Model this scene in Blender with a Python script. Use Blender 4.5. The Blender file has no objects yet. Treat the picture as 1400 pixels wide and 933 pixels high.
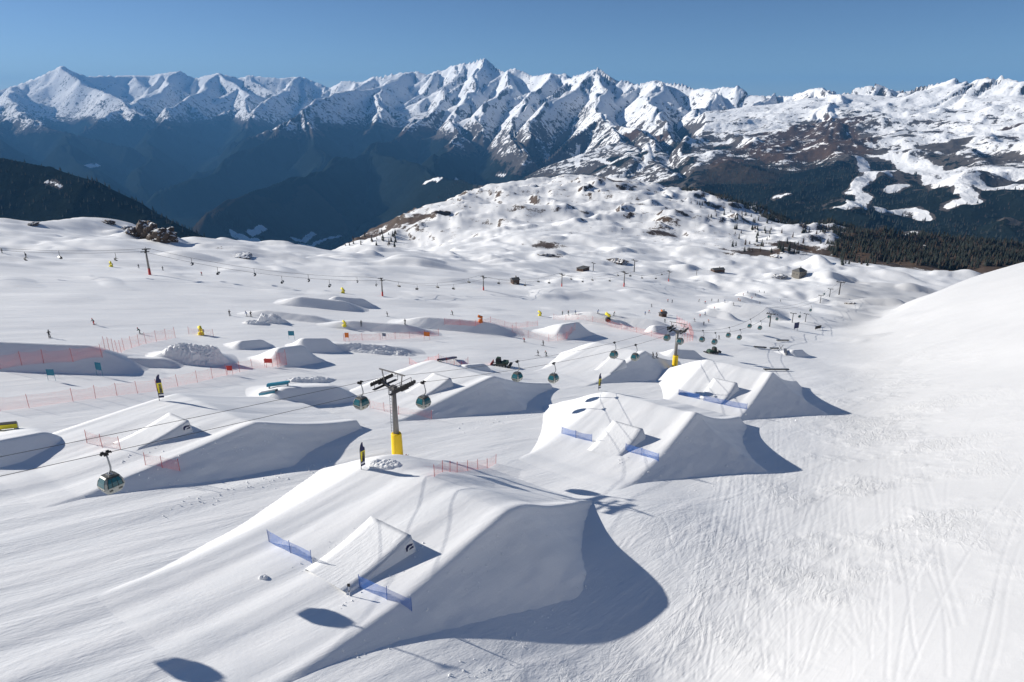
import bpy, bmesh, math, random, time
import numpy as np
from mathutils import Vector, Matrix

T0 = time.time()
random.seed(7)
rad = math.radians
SC = bpy.context.scene
COL = SC.collection

# ------------------------------------------------------------------ camera, sky, sun, exposure
PITCH = 19.3
F = 24.0 / 36.0                       # focal length / sensor width
CP, SP = math.cos(rad(PITCH)), math.sin(rad(PITCH))
cam_d = bpy.data.cameras.new('camera')
cam_d.sensor_width = 36.0
cam_d.lens = 24.0
cam_d.clip_start = 0.5
cam_d.clip_end = 120000.0
cam = bpy.data.objects.new('camera', cam_d)
COL.objects.link(cam)
cam.location = (0, 0, 0)
cam.rotation_euler = (rad(90 - PITCH), 0, 0)
SC.camera = cam

SUN_EL = rad(24.0)
SUN_H = Vector((-0.953, 0.303, 0.0)).normalized()        # horizontal direction towards the sun
SUN_V = Vector((SUN_H.x * math.cos(SUN_EL), SUN_H.y * math.cos(SUN_EL), math.sin(SUN_EL)))
sun_d = bpy.data.lights.new('sun', 'SUN')
sun_d.energy = 5.0
sun_d.angle = rad(0.53)
sun_d.color = (1.0, 0.95, 0.87)
sun_o = bpy.data.objects.new('sun', sun_d)
COL.objects.link(sun_o)
sun_o.rotation_euler = SUN_V.to_track_quat('Z', 'Y').to_euler()

W = bpy.data.worlds.new('World')
SC.world = W
W.use_nodes = True
wn = W.node_tree.nodes
sky = wn.new('ShaderNodeTexSky')
sky.sky_type = 'NISHITA'
sky.sun_disc = False
sky.sun_elevation = SUN_EL
sky.sun_rotation = math.atan2(SUN_H.x, SUN_H.y)
sky.altitude = 2400.0
sky.air_density = 0.8
sky.dust_density = 0.45
sky.ozone_density = 4.5
bg = wn['Background']
W.node_tree.links.new(sky.outputs['Color'], bg.inputs['Color'])
bg.inputs['Strength'].default_value = 0.064
SC.view_settings.view_transform = 'Standard'
SC.view_settings.look = 'None'
SC.view_settings.exposure = 0.38
SC.view_settings.gamma = 1.0
SC.cycles.use_denoising = True
SC.cycles.max_bounces = 6
SC.cycles.diffuse_bounces = 3
SC.cycles.transparent_max_bounces = 16
SC.cycles.volume_bounces = 0

# ------------------------------------------------------------------ noise
def h01(ix, iy, seed):
    a = (ix.astype(np.int64) * 374761393 + iy.astype(np.int64) * 668265263 + seed * 1442695041) & 0xFFFFFFFF
    a = ((a ^ (a >> 13)) * 1274126177) & 0xFFFFFFFF
    a = ((a ^ (a >> 16)) * 2246822519) & 0xFFFFFFFF
    return ((a ^ (a >> 15)) & 0xFFFFFF).astype(np.float64) / 16777216.0

def noise(x, y, seed=0):
    """gradient noise, about -0.7 .. 0.7"""
    ix, iy = np.floor(x), np.floor(y)
    fx, fy = x - ix, y - iy
    u = fx * fx * fx * (fx * (fx * 6 - 15) + 10)
    v = fy * fy * fy * (fy * (fy * 6 - 15) + 10)
    def g(dx, dy):
        t = h01(ix + dx, iy + dy, seed) * (2 * math.pi)
        return np.cos(t) * (fx - dx) + np.sin(t) * (fy - dy)
    a = g(0, 0); b = g(1, 0); c = g(0, 1); d = g(1, 1)
    return a + u * (b - a) + v * (c - a) + u * v * (a - b - c + d)

def fbm(x, y, oct=4, seed=0, gain=0.5, lac=2.03):
    s = 0.0; a = 1.0
    for o in range(oct):
        s = s + a * noise(x, y, seed + o * 17)
        x = x * lac + 13.7; y = y * lac - 7.1; a *= gain
    return s

def ridged(x, y, oct=4, seed=0, gain=0.5):
    s = 0.0; a = 1.0; w = 1.0
    for o in range(oct):
        n = 1.0 - np.abs(noise(x, y, seed + o * 31)) * 1.8
        n = n * n * w
        w = np.clip(n * 1.3, 0, 1)
        s = s + a * n
        x = x * 2.07 + 3.1; y = y * 2.07 + 9.2; a *= gain
    return s

def sstep(a, b, x):
    t = np.clip((x - a) / (b - a), 0, 1)
    return t * t * (3 - 2 * t)

def softp(x, k):
    z = np.clip(x / k, -40, 40)
    return np.where(x > 30 * k, x, k * np.log1p(np.exp(z)))

def smax(a, b, k):
    return b + softp(a - b, k)

def seg_dist(x, y, pts):
    """distance to a polyline, and the position along it (0..n-1)"""
    best = np.full(np.shape(x), 1e12); par = np.zeros(np.shape(x)); side = np.zeros(np.shape(x))
    for i in range(len(pts) - 1):
        ax, ay = pts[i][0], pts[i][1]; bx, by = pts[i + 1][0], pts[i + 1][1]
        dx, dy = bx - ax, by - ay
        L2 = dx * dx + dy * dy + 1e-9
        t = np.clip(((x - ax) * dx + (y - ay) * dy) / L2, 0, 1)
        ex, ey = x - ax - t * dx, y - ay - t * dy
        d = ex * ex + ey * ey
        m = d < best
        best = np.where(m, d, best); par = np.where(m, i + t, par)
        side = np.where(m, np.sign(dx * ey - dy * ex), side)
    return np.sqrt(best), par, side

# ------------------------------------------------------------------ photograph pixel (1400 x 933) to ray
def ray(px, py):
    xc, yc = (px - 700.0) / 933.33, -(py - 466.5) / 933.33
    return xc, CP + yc * SP, -SP + yc * CP

def project(x, y, z):
    dep = y * CP - z * SP
    up = y * SP + z * CP
    return 700 + 933.33 * x / dep, 466.5 - 933.33 * up / dep, dep

# ------------------------------------------------------------------ the snow slope: height field
UX, UY = 0.5855, 0.8107                # fall line of the park (jumps head this way)
VX, VY = 0.8107, -0.5855               # to the right of it

RC = 29.0
EDGE = [(-4000, 100), (-1500, 330), (-700, 470), (-420, 560), (-330, 620), (-290, 740), (-250, 900), (-165, 1250), (-75, 1560),
        (80, 1800), (300, 1820), (470, 1580), (540, 1280), (640, 1120), (900, 1040), (1500, 950), (4000, 500)]

def jump_height(x, y, J):
    """height of a jump mound over the slope; a runs along the jump from the lip, b to its right"""
    dx, dy = x - J['x'], y - J['y']
    hx, hy = J['h']
    a = dx * hx + dy * hy
    b = dx * hy - dy * hx - J.get('b0', 0.0)
    hc, crest, start = J['hc'], J['crest'], J['start']
    t = np.clip((a - start) / (crest - start), 0, 1)
    up = hc * t ** J.get('pw', 1.25)
    da = np.maximum(a - crest, 0)
    down = hc * np.exp(-da * J.get('land', 0.36) / hc) - 0.03 * da
    if J.get('lin'): down = hc - J['land'] * da * sstep(-4, 9, da)
    prof = np.where(a < crest, up, down)
    prof = -softp(-(prof - hc), 0.25) + hc + 0.17             # a slightly rounded knuckle
    w = J['w'] * 0.5
    kr = J.get('kr', 0.0) + 0.45 + 0.27 * sstep(-12, crest + 6, a)
    dR = np.maximum(b - w, 0)
    overR = 9.0 * (1 - np.exp(-dR * kr / 9.0)) + 0.10 * dR
    dL = np.maximum(-b - w + 1.0, 0)
    overL = 0.52 * dL * dL / (dL + 1.6)
    side = sstep(w, w + 2.0, b)
    edge = 0.32 * sstep(w - 2.6, w - 0.5, b) * (1 - sstep(w - 0.4, w + 0.6, b)) * t
    rough = side * (0.07 * noise(a / 4.5, b / 1.7, 501) + 0.06 * noise(a / 1.3 + 7, b / 1.1, 503) + 0.08 * noise(a / 9, b / 0.8, 505))
    ramp_marks = (1 - side) * (0.035 * noise(b / 0.9, a / 14, 507) + 0.09 * noise(b / 2.6, a / 22, 509))
    m = prof + edge + (rough + ramp_marks) * np.clip(prof, 0, 1.5) - overR - overL
    m = softp(m, 0.11) - 0.01
    fade = np.clip((a - start + 7) / 7.0, 0, 1)
    return m * fade * fade * (3 - 2 * fade), a, b

HD = (UX, UY)
HD2 = (0.56, 0.8285)
JUMPS = [
    dict(key='A', x=-12.5, y=60.0, h=HD, hc=5.4, crest=10.5, start=-19, pw=1.45, w=21.0, b0=-3.0, land=0.30, lin=1, lip=1.35, kw=5.8, kl_=8.6),
    dict(key='B', x=19.5, y=104.0, h=HD, hc=7.0, crest=11.0, start=-15, w=18.0, pw=1.35, b0=-1.0, lip=1.5, kw=5.6, kl_=8.6),
    dict(key='C', x=50.0, y=148.0, h=HD, hc=7.2, crest=11.0, start=-15, w=17.0, pw=1.35, b0=-0.5, lip=1.5, kw=5.6, kl_=8.6),
    dict(key='D', x=-46.0, y=85.5, h=HD2, hc=4.3, crest=6.5, start=-17, w=20.0, b0=-2.0, pw=1.0, land=0.30, lip=1.4, kw=4.8, kl_=8.0),
    dict(key='E', x=-13.8, y=125.0, h=(0.62, 0.785), hc=4.8, crest=8.5, start=-17, w=18.0, b0=-2.5, pw=1.0, lip=1.5, kw=4.8, kl_=8.0),
    dict(key='F', x=27.0, y=164.0, h=(0.62, 0.785), hc=5.6, crest=11.0, start=-15, w=16.0, b0=-5.5, lip=1.5, kw=4.8, kl_=8.0),
]

def base_height(x, y):
    s = UX * x + UY * y
    park = -37.3 - 0.2 * s + 0.135 * softp(s - 620, 110)
    park = park + 0.02 * softp(-s - 20, 20)
    right = -33.9 + 0.22 * x - 0.38 * y + RC * sstep(60, 330, x)
    d = np.maximum(y - (190 + 0.66 * x), 0)
    right = right - 0.0018 * d * d
    r = np.hypot(x, y)
    k = 0.8 + 0.006 * np.minimum(r, 400)
    z = smax(park, right, k)
    z = z - 3.0 * np.exp(-(x - 13) ** 2 / 230.0 - (y - 48) ** 2 / 170.0) + 1.0 * np.exp(-((x - 16) ** 2 + (y - 80) ** 2) / 90.0)
    off = sstep(3, 25, right - park)                     # 1 on the ungroomed right-hand slope
    # the moraine: humps and hollows outside the groomed runs
    far = sstep(230, 620, r + 0.35 * np.maximum(-x, 0)) * (1 - off)
    w1 = fbm(x / 150 + 3.3, y / 150 - 1.2, 3, 11)
    w2 = fbm(x / 52 + w1, y / 52 + 2.0, 3, 23)
    w3 = np.abs(noise(x / 26 + 0.7 * w2, y / 26, 37))
    hump = np.maximum(noise(x / 46 + 0.6 * w1, y / 34 + 5.0, 41) - 0.22, 0)
    dip = np.maximum(noise(x / 70 - 3.0, y / 40 + 0.8 * w1, 43) - 0.25, 0)
    z = z + far * (9 * w1 + 3.6 * w2 - 1.6 * w3 + (19 * hump - 12 * dip) * (1 - 0.75 * sstep(820, 1050, r)))
    drift = np.maximum(noise(x / 25 + 1.5 * w1, y / 15 + 9.0, 47) - 0.16, 0)
    z = z + 3.4 * drift * sstep(200, 300, r) * (1 - 0.7 * sstep(700, 1000, r)) * (1 - off) + 2.6 * sstep(170, 260, r) * (1 - off) * (1 - far) * hump
    z = z + (1 - far) * (0.9 * noise(x / 45 + 1.7, y / 45, 5) * sstep(90, 200, r) + 0.25 * noise(x / 17, y / 17, 8))
    lanes = (1 - sstep(-4, 1, right - park)) * sstep(300, 200, r) * (0.30 + 0.70 * sstep(8, -22, x) * sstep(105, 70, y))
    vv = 0.74 * x - 0.67 * y + 3.0 * np.sin((0.67 * x + 0.74 * y) / 55.0)
    ss = 0.67 * x + 0.74 * y
    z = z + lanes * (0.26 * noise(vv / 3.6, ss / 85 + 4.0, 201) + 0.06 * noise(vv / 1.25, ss / 48, 203))
    z = z + off * (1.1 * noise(x / 60, y / 60, 71) + 0.35 * noise(x / 21, y / 21, 73))
    # the rocky hill in the middle distance, and the crest on the left
    hx, hy = x - 190, y - 1640
    hill = np.exp(-(hx * hx / (330.0 ** 2) + hy * hy / (420.0 ** 2)))
    z = z + 44 * hill
    rough = sstep(820, 1150, r) * sstep(-420, -200, x + 0.0 * y)
    q = ridged(x / 190 + 0.5 * w1, y / 150, 3, 91) - 0.9
    z = z + rough * (11 * q + 2.6 * (ridged(x / 90 + 0.4 * w2, y / 60, 4, 95) - 0.9) + 2.2 * fbm(x / 40, y / 30, 3, 97))
    lx, ly = x + 330, y - 545
    z = z + 15 * np.exp(-(lx * lx / (62.0 ** 2) + ly * ly / (62.0 ** 2)))
    lx, ly = x + 400, y - 520
    z = z - 10 * np.exp(-(lx * lx / (210.0 ** 2) + ly * ly / (130.0 ** 2)))
    lx, ly = x + 300, y - 730
    z = z - 24 * np.exp(-(lx * lx / (120.0 ** 2) + ly * ly / (120.0 ** 2)))
    lx, ly = x + 235, y - 900
    z = z - 40 * np.exp(-(lx * lx / (190.0 ** 2) + ly * ly / (240.0 ** 2)))
    # beyond its edge the shoulder drops into the valley
    dist, par, side = seg_dist(x, y, EDGE)
    out = np.where(side > 0, dist, -dist)
    z = z - 0.62 * softp(out - 10, 26)
    return z

# smaller banks, rollers and heaps: foot of the shaded side (pixel), length, height, direction of the crest (deg, 0 = +x), run-up behind
BERMS = []
def berm_height(x, y, B):
    dx, dy = x - B['x'], y - B['y']
    c, s = B['c']
    l = dx * c + dy * s                       # along the crest
    e = dx * s - dy * c                       # towards the shaded side
    L, h = B['L'], B['h']
    tap = sstep(1.0, 0.35, np.abs(l) / (L * 0.5))
    front = B.get('front', 1.25) * h
    sect = np.where(e < 0, sstep(-B['back'], 0, e), 1 - np.clip(e / front, 0, 1))
    sect = np.where(e > 0, sect + 0.0, sect)
    hgt = h * tap * sect
    return softp(hgt - 0.12, 0.10)

def full_height(x, y):
    x = np.asarray(x, float); y = np.asarray(y, float)
    z = base_height(x, y)
    m = np.zeros(np.shape(x))
    for J in JUMPS:
        m = np.maximum(m, jump_height(x, y, J)[0])
    for B in BERMS:
        R2 = (B['L'] + B['back'] + 6) ** 2
        near = (x - B['x']) ** 2 + (y - B['y']) ** 2 < R2
        if np.any(near):
            m[near] = np.maximum(m[near], berm_height(x[near], y[near], B))
    return z + m

def gz(x, y):
    return float(full_height(np.array([x]), np.array([y]))[0])

_T = np.exp(np.linspace(math.log(24), math.log(2400), 800))
def at(px, py):
    """the point of the snow surface seen at a photograph pixel"""
    dx, dy, dz = ray(px, py)
    lo, hi = None, None
    h = full_height(dx * _T, dy * _T) - dz * _T
    idx = np.nonzero(h > 0)[0]
    if len(idx) == 0:
        t = 800.0
    else:
        i = max(int(idx[0]), 1)
        t0, t1 = _T[i - 1], _T[i]
        tt = np.linspace(t0, t1, 60)
        h = full_height(dx * tt, dy * tt) - dz * tt
        t = tt[np.nonzero(h > 0)[0][0]]
    x, y = dx * t, dy * t
    return Vector((x, y, gz(x, y)))

# ------------------------------------------------------------------ materials
MATS = {}
class NT:
    """a small node-tree helper"""
    def __init__(self, name):
        self.m = bpy.data.materials.new(name)
        self.m.use_nodes = True
        self.t = self.m.node_tree
        self.b = self.t.nodes['Principled BSDF']
        self.out = self.t.nodes['Material Output']
        MATS[name] = self.m
    def n(self, kind, **kw):
        o = self.t.nodes.new(kind)
        for k, v in kw.items():
            setattr(o, k, v)
        return o
    def l(self, a, b):
        self.t.links.new(a, b)
    def math(self, op, a, b=None, c=None, clamp=False):
        o = self.n('ShaderNodeMath', operation=op, use_clamp=clamp)
        for i, v in enumerate((a, b, c)):
            if v is None: continue
            if isinstance(v, (int, float)): o.inputs[i].default_value = v
            else: self.l(v, o.inputs[i])
        return o.outputs[0]
    def mix(self, f, a, b):
        o = self.n('ShaderNodeMix', data_type='RGBA')
        for s, v in ((o.inputs[0], f), (o.inputs[6], a), (o.inputs[7], b)):
            if isinstance(v, (int, float)): s.default_value = v
            elif isinstance(v, tuple): s.default_value = (*v, 1.0)
            else: self.l(v, s)
        return o.outputs[2]
    def ramp(self, v, a, b, smooth=True):
        o = self.n('ShaderNodeMapRange', interpolation_type='SMOOTHSTEP' if smooth else 'LINEAR')
        self.l(v, o.inputs[0])
        o.inputs[1].default_value = a; o.inputs[2].default_value = b
        return o.outputs[0]
    def noise(self, vec, scale, detail=3.0, rough=0.55, dist=0.0):
        o = self.n('ShaderNodeTexNoise')
        o.inputs['Scale'].default_value = scale
        o.inputs['Detail'].default_value = detail
        o.inputs['Roughness'].default_value = rough
        o.inputs['Distortion'].default_value = dist
        self.l(vec, o.inputs['Vector'])
        return o.outputs['Fac']
    def attr(self, name):
        return self.n('ShaderNodeAttribute', attribute_name=name).outputs['Fac']
    def pos(self):
        return self.n('ShaderNodeNewGeometry').outputs['Position']
    def mapping(self, vec, rot=(0, 0, 0), scale=(1, 1, 1)):
        for key, val in (('Rotation', rot), ('Scale', scale)):       # turn first, then stretch
            o = self.n('ShaderNodeMapping')
            self.l(vec, o.inputs['Vector'])
            o.inputs[key].default_value = val
            vec = o.outputs['Vector']
        return vec
    def bump(self, h, strength, dist, normal=None):
        o = self.n('ShaderNodeBump')
        o.inputs['Strength'].default_value = strength
        o.inputs['Distance'].default_value = dist
        self.l(h, o.inputs['Height'])
        if normal is not None: self.l(normal, o.inputs['Normal'])
        return o.outputs['Normal']

def plain(name, col, rough=0.6, metal=0.0, var=0.12, scale=3.0, bump=0.0):
    """a plain surface with a little mottling and wear"""
    k = NT(name)
    tc = k.n('ShaderNodeTexCoord').outputs['Object']
    n = k.noise(tc, scale, 4.0, 0.6)
    dark = tuple(c * (1 - var) for c in col); light = tuple(min(1, c * (1 + var)) for c in col)
    k.l(k.mix(n, dark, light), k.b.inputs['Base Color'])
    k.b.inputs['Roughness'].default_value = rough
    k.b.inputs['Metallic'].default_value = metal
    if bump:
        k.l(k.bump(n, bump, 0.02), k.b.inputs['Normal'])
    return k.m

# snow of the slope: groomed lanes, cut-up snow, rock and dead grass where the wind has bared it
k = NT('snow')
P = k.pos()
ang = math.atan2(0.74, 0.67)
lane = k.mapping(P, rot=(0, 0, -ang), scale=(0.03, 1.0, 1.0))            # stretched along the fall line
lane2 = k.mapping(P, rot=(0, 0, -ang + 0.1), scale=(0.018, 0.35, 0.35))
groom = k.attr('groom'); rock = k.attr('rock'); cut = k.attr('cut')
cord = k.noise(lane, 4.5, 3.0, 0.6, 0.3)
cord2 = k.noise(lane2, 1.0, 4.0, 0.6, 0.8)
patch = k.ramp(k.noise(P, 0.07, 3.0, 0.6), 0.42, 0.66)
tracks = k.noise(k.mapping(P, rot=(0, 0, -ang - 0.25), scale=(0.22, 1.0, 1.0)), 0.9, 5.0, 0.68, 1.6)
tracks2 = k.noise(k.mapping(P, rot=(0, 0, -ang + 0.5), scale=(0.3, 1.0, 1.0)), 0.55, 5.0, 0.7, 2.2)
grain = k.noise(P, 2.6, 4.0, 0.65)
coarse = k.noise(P, 0.16, 4.0, 0.6)
hg = k.math('ADD', k.math('MULTIPLY', cord, 0.10), k.math('MULTIPLY', cord2, 0.42))
hg = k.math('MULTIPLY', hg, groom)
hc = k.math('MULTIPLY', k.math('ADD', tracks, tracks2), k.math('MULTIPLY', k.math('MULTIPLY', cut, patch), 0.75))
h = k.math('ADD', k.math('ADD', hg, hc), k.math('ADD', k.math('MULTIPLY', grain, 0.05), k.math('MULTIPLY', coarse, 0.16)))
nb = k.bump(h, 1.0, 0.34)
sun_slope_dim = k.attr('sun_slope_dim')
snow_c = k.mix(k.ramp(cord2, 0.35, 0.7), (0.84, 0.85, 0.86), (0.90, 0.90, 0.90))
snow_c = k.mix(sun_slope_dim, snow_c, k.mix(coarse, (0.62, 0.625, 0.63), (0.69, 0.69, 0.695)))   # colour darkened on the sunward slope to hold its glare down
rn = k.noise(P, 0.055, 7.0, 0.70)
rn2 = k.noise(P, 0.7, 4.0, 0.6)
rockm = k.ramp(k.math('ADD', rock, k.math('ADD', k.math('MULTIPLY', k.math('SUBTRACT', rn, 0.5), 1.9), k.math('MULTIPLY', k.math('SUBTRACT', rn2, 0.5), 0.7))), 0.66, 0.80)
rock_c = k.mix(rn2, (0.035, 0.028, 0.024), (0.135, 0.088, 0.055))
k.l(k.mix(rockm, snow_c, rock_c), k.b.inputs['Base Color'])
k.b.inputs['Roughness'].default_value = 0.62
k.b.inputs['Specular IOR Level'].default_value = 0.25
k.l(nb, k.b.inputs['Normal'])
SNOW = k.m

# fresh packed snow of the kickers and small heaps
k = NT('packed_snow')
P = k.pos()
g1 = k.noise(k.mapping(P, rot=(0, 0, -ang), scale=(0.12, 1.0, 0.6)), 3.5, 4.0, 0.6, 0.4)
g2 = k.noise(P, 1.1, 5.0, 0.65)
k.l(k.mix(g2, (0.80, 0.81, 0.82), (0.875, 0.88, 0.885)), k.b.inputs['Base Color'])
k.b.inputs['Roughness'].default_value = 0.6
k.b.inputs['Specular IOR Level'].default_value = 0.25
k.l(k.bump(k.math('ADD', k.math('MULTIPLY', g1, 0.6), k.math('MULTIPLY', g2, 0.5)), 1.0, 0.09), k.b.inputs['Normal'])
PACKED = k.m

# mountains: snow, rock, dry grass, conifer forest
k = NT('mountain')
P = k.pos()
snow = k.attr('snow'); dry = k.attr('dry'); wood = k.attr('wood')
m1 = k.noise(P, 0.0045, 8.0, 0.68)
m2 = k.noise(P, 0.022, 5.0, 0.65)
m3 = k.noise(k.mapping(P, scale=(1, 1, 0.4)), 0.05, 3.0, 0.6)
m4 = k.noise(P, 0.011, 6.0, 0.75)
pert = k.math('ADD', k.math('MULTIPLY', k.math('SUBTRACT', m1, 0.5), 0.9), k.math('MULTIPLY', k.math('SUBTRACT', m2, 0.5), 0.9))
pert = k.math('ADD', pert, k.math('MULTIPLY', k.math('SUBTRACT', m4, 0.5), 1.6))
sm = k.ramp(k.math('ADD', snow, pert), 0.46, 0.60)
wm = k.ramp(k.math('ADD', wood, pert), 0.42, 0.58)
dm = k.math('MULTIPLY', k.ramp(k.math('ADD', dry, k.math('MULTIPLY', pert, 0.8)), 0.40, 0.85), k.ramp(dry, 0.28, 0.6))
rockc = k.mix(m2, (0.045, 0.041, 0.040), (0.135, 0.118, 0.107))
rockc = k.mix(dm, rockc, k.mix(m2, (0.045, 0.029, 0.021), (0.115, 0.075, 0.052)))
woodc = k.mix(m3, (0.004, 0.007, 0.007), (0.016, 0.021, 0.018))
woodc = k.mix(k.math('MULTIPLY', dm, 0.35), woodc, (0.085, 0.055, 0.036))
col = k.mix(wm, rockc, woodc)
col = k.mix(sm, col, (0.86, 0.87, 0.885))
k.l(col, k.b.inputs['Base Color'])
k.b.inputs['Roughness'].default_value = 0.75
k.b.inputs['Specular IOR Level'].default_value = 0.0
hh = k.math('ADD', k.math('MULTIPLY', m1, 1.0), k.math('MULTIPLY', m2, 0.28))
k.l(k.bump(hh, 1.0, 28.0), k.b.inputs['Normal'])
MOUNTAIN = k.m

# ------------------------------------------------------------------ helpers for linking and tagging
def tag(o, label=None, cat=None, group=None, kind=None):
    if label: o['label'] = label
    if cat: o['category'] = cat
    if group: o['group'] = group
    if kind: o['kind'] = kind
    return o

def grid_mesh(name, X, Y, Z, mat, attrs=None, smooth=True):
    n, m = X.shape
    me = bpy.data.meshes.new(name)
    co = np.stack([X, Y, Z], -1).reshape(-1, 3).astype(np.float32)
    i = np.arange(n * m).reshape(n, m)
    q = np.stack([i[:-1, :-1], i[:-1, 1:], i[1:, 1:], i[1:, :-1]], -1).reshape(-1, 4)
    me.vertices.add(len(co)); me.vertices.foreach_set('co', co.ravel())
    me.loops.add(q.size); me.loops.foreach_set('vertex_index', q.ravel().astype(np.int32))
    me.polygons.add(len(q))
    me.polygons.foreach_set('loop_start', np.arange(0, q.size, 4, dtype=np.int32))
    me.polygons.foreach_set('use_smooth', np.full(len(q), smooth))
    me.update(calc_edges=True)
    for k_, v in (attrs or {}).items():
        a = me.attributes.new(k_, 'FLOAT', 'POINT')
        a.data.foreach_set('value', v.reshape(-1).astype(np.float32))
    me.materials.append(mat)
    o = bpy.data.objects.new(name, me)
    COL.objects.link(o)
    return o

# ------------------------------------------------------------------ the snow slope mesh (finer near the park, one sheet all round)
def columns(fine, lim, coarse):
    a = np.arange(-lim, lim + 1e-6, fine)
    left = np.arange(-180, -lim, coarse); right = np.arange(lim + coarse, 180 + 1e-6, coarse)
    right = np.append(right[right < 180 - 1e-6], 180.0)
    return np.radians(np.concatenate([left, a, right]))

def make_slope():
    th = columns(0.115, 46.0, 4.0)
    r = np.concatenate([np.linspace(0.5, 26, 10)[:-1], np.exp(np.arange(math.log(26), math.log(150), 0.0052)),
                        np.exp(np.arange(math.log(150), math.log(320), 0.0068)), np.exp(np.arange(math.log(320), math.log(2600), 0.0086))])
    TH, R = np.meshgrid(th, r, indexing='ij')
    X, Y = R * np.sin(TH), R * np.cos(TH)
    Z = base_height(X, Y)
    near = (R < 230) & (np.abs(TH) < 0.9)
    make_tracks()
    Z = Z + track_relief(X, Y, near)
    s = UX * X + UY * Y
    park = -37.3 - 0.2 * s
    right = -33.9 + 0.22 * X - 0.38 * Y
    off = sstep(-2, 9, right - park) * (R < 700)
    sun_slope_dim = sstep(-6, 3, right + RC * sstep(60, 330, X) - park) * (R < 700)  # where the snow colour is dimmed against strong sun on the right-hand slope
    far = sstep(240, 480, R)
    groom = (1 - off) * (1 - 0.8 * far)
    # cut-up snow: strongest along the foot of the right-hand slope, fading upwards
    cut = np.exp(-((right - park - 2.0) / 7.0) ** 2) * (1 - sstep(160, 330, R)) + 0.05 * off + 0.05 * (1 - off) * (1 - far)
    cut = cut + 0.8 * np.exp(-((X - 4) ** 2 / 90.0 + (Y - 44.5) ** 2 / 14.0))
    # bare rock and grass on the moraine
    rough = sstep(560, 950, R)
    dz_r = np.gradient(Z, axis=1) / np.maximum(np.gradient(R, axis=1), 1e-6)
    dz_t = np.gradient(Z, axis=0) / np.maximum(np.gradient(TH, axis=0) * R, 1e-6)
    steep = np.hypot(dz_r, dz_t)
    rock = -0.25 + rough * (0.71 + 0.50 * sstep(0.30, 0.85, steep)) * (1 - off)
    rock = np.where(R < 320, -0.6, rock)
    for (px, py, rr, amt) in ROCK_SPOTS:
        c = at(px, py)
        rock = rock + amt * np.exp(-((X - c.x) ** 2 + (Y - c.y) ** 2) / (rr * rr))
    rt = sstep(820, 960, R) * sstep(0.40, 0.50, TH) * sstep(0.0, 0.5, TH)
    rock = rock + 0.55 * rt
    o = grid_mesh('snow_slope', X, Y, Z, SNOW, dict(groom=groom, cut=cut, rock=rock, sun_slope_dim=sun_slope_dim))
    tag(o, kind='structure')
    return o

ROCK_SPOTS = [(845, 356, 16, 1.5), (745, 335, 26, 0.8), (760, 350, 26, 0.8), (530, 303, 60, 0.8), (575, 300, 40, 0.6), (490, 325, 50, 0.7),
              (840, 247, 40, 0.6), (1060, 345, 30, 0.8), (1085, 340, 30, 0.7), (1015, 345, 30, 0.5), (905, 318, 25, 0.5), (330, 345, 22, 0.6),
              (275, 335, 22, 0.5), (78, 287, 14, 0.8), (45, 300, 10, 0.5), (1180, 345, 40, 0.5), (1240, 352, 50, 0.5), (1065, 374, 12, 0.9)]

TRACKS = []
def make_tracks():
    rng = random.Random(5)
    px = [[(1215, 560), (1225, 610), (1235, 680), (1262, 760), (1290, 830), (1295, 925)],
          [(1258, 600), (1270, 640), (1272, 690), (1295, 735), (1330, 755)],
          [(1398, 640), (1360, 700), (1310, 780), (1270, 860), (1240, 930)],
          [(1398, 690), (1372, 760), (1355, 840), (1332, 930)], [(1396, 740), (1378, 800), (1368, 870), (1352, 930)],
          [(1205, 600), (1200, 700), (1215, 800), (1212, 930)], [(1340, 560), (1300, 640), (1290, 720), (1250, 800), (1225, 930)]]
    for i in range(64):
        x = rng.uniform(985, 1245); y = rng.uniform(520, 680)
        L = [(x, y)]
        sway = rng.uniform(-0.25, 0.25); ph = rng.uniform(0, 6)
        while y < 925 and len(L) < rng.randint(4, 9):
            st = rng.uniform(35, 75); y = min(y + st, 928)
            x += sway * st + 10 * math.sin(ph + y / 60.0) + (x - 1130) * 0.0006 * st
            if x > 1385: break
            L.append((x, y))
        px.append(L)
    for i in range(60):                                   # traffic round the ends of the jumps
        x, y = rng.uniform(880, 1090), rng.uniform(690, 900)
        a = rng.uniform(0.2, 2.4); L = [(x, y)]
        for q in range(rng.randint(3, 6)):
            a += rng.uniform(-0.6, 0.6); x += 26 * math.cos(a); y += 20 * math.sin(a)
            if y > 928: break
            L.append((x, y))
        px.append(L)
    for i, L in enumerate(px):
        if len(L) < 2: continue
        P = [at(*p) for p in L]
        Q = []                                            # smooth the line
        for j in range(len(P) - 1):
            p0, p1, p2, p3 = P[max(j - 1, 0)], P[j], P[j + 1], P[min(j + 2, len(P) - 1)]
            for t in (0, .34, .67):
                q = 0.5 * ((2 * p1) + (p2 - p0) * t + (2 * p0 - 5 * p1 + 4 * p2 - p3) * t * t + (3 * p1 - p0 - 3 * p2 + p3) * t ** 3)
                Q.append((q.x, q.y))
        Q.append((P[-1].x, P[-1].y))
        big = i < 7
        TRACKS.append((Q, 0.16 if big else rng.uniform(0.10, 0.2), rng.uniform(0.014, 0.024) if big else rng.uniform(0.010, 0.030)))
        if rng.random() < 0.35:
            dx = rng.uniform(0.5, 0.9)
            TRACKS.append(([(a + dx, b) for a, b in Q], 0.26, TRACKS[-1][2] * 0.8))

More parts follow.
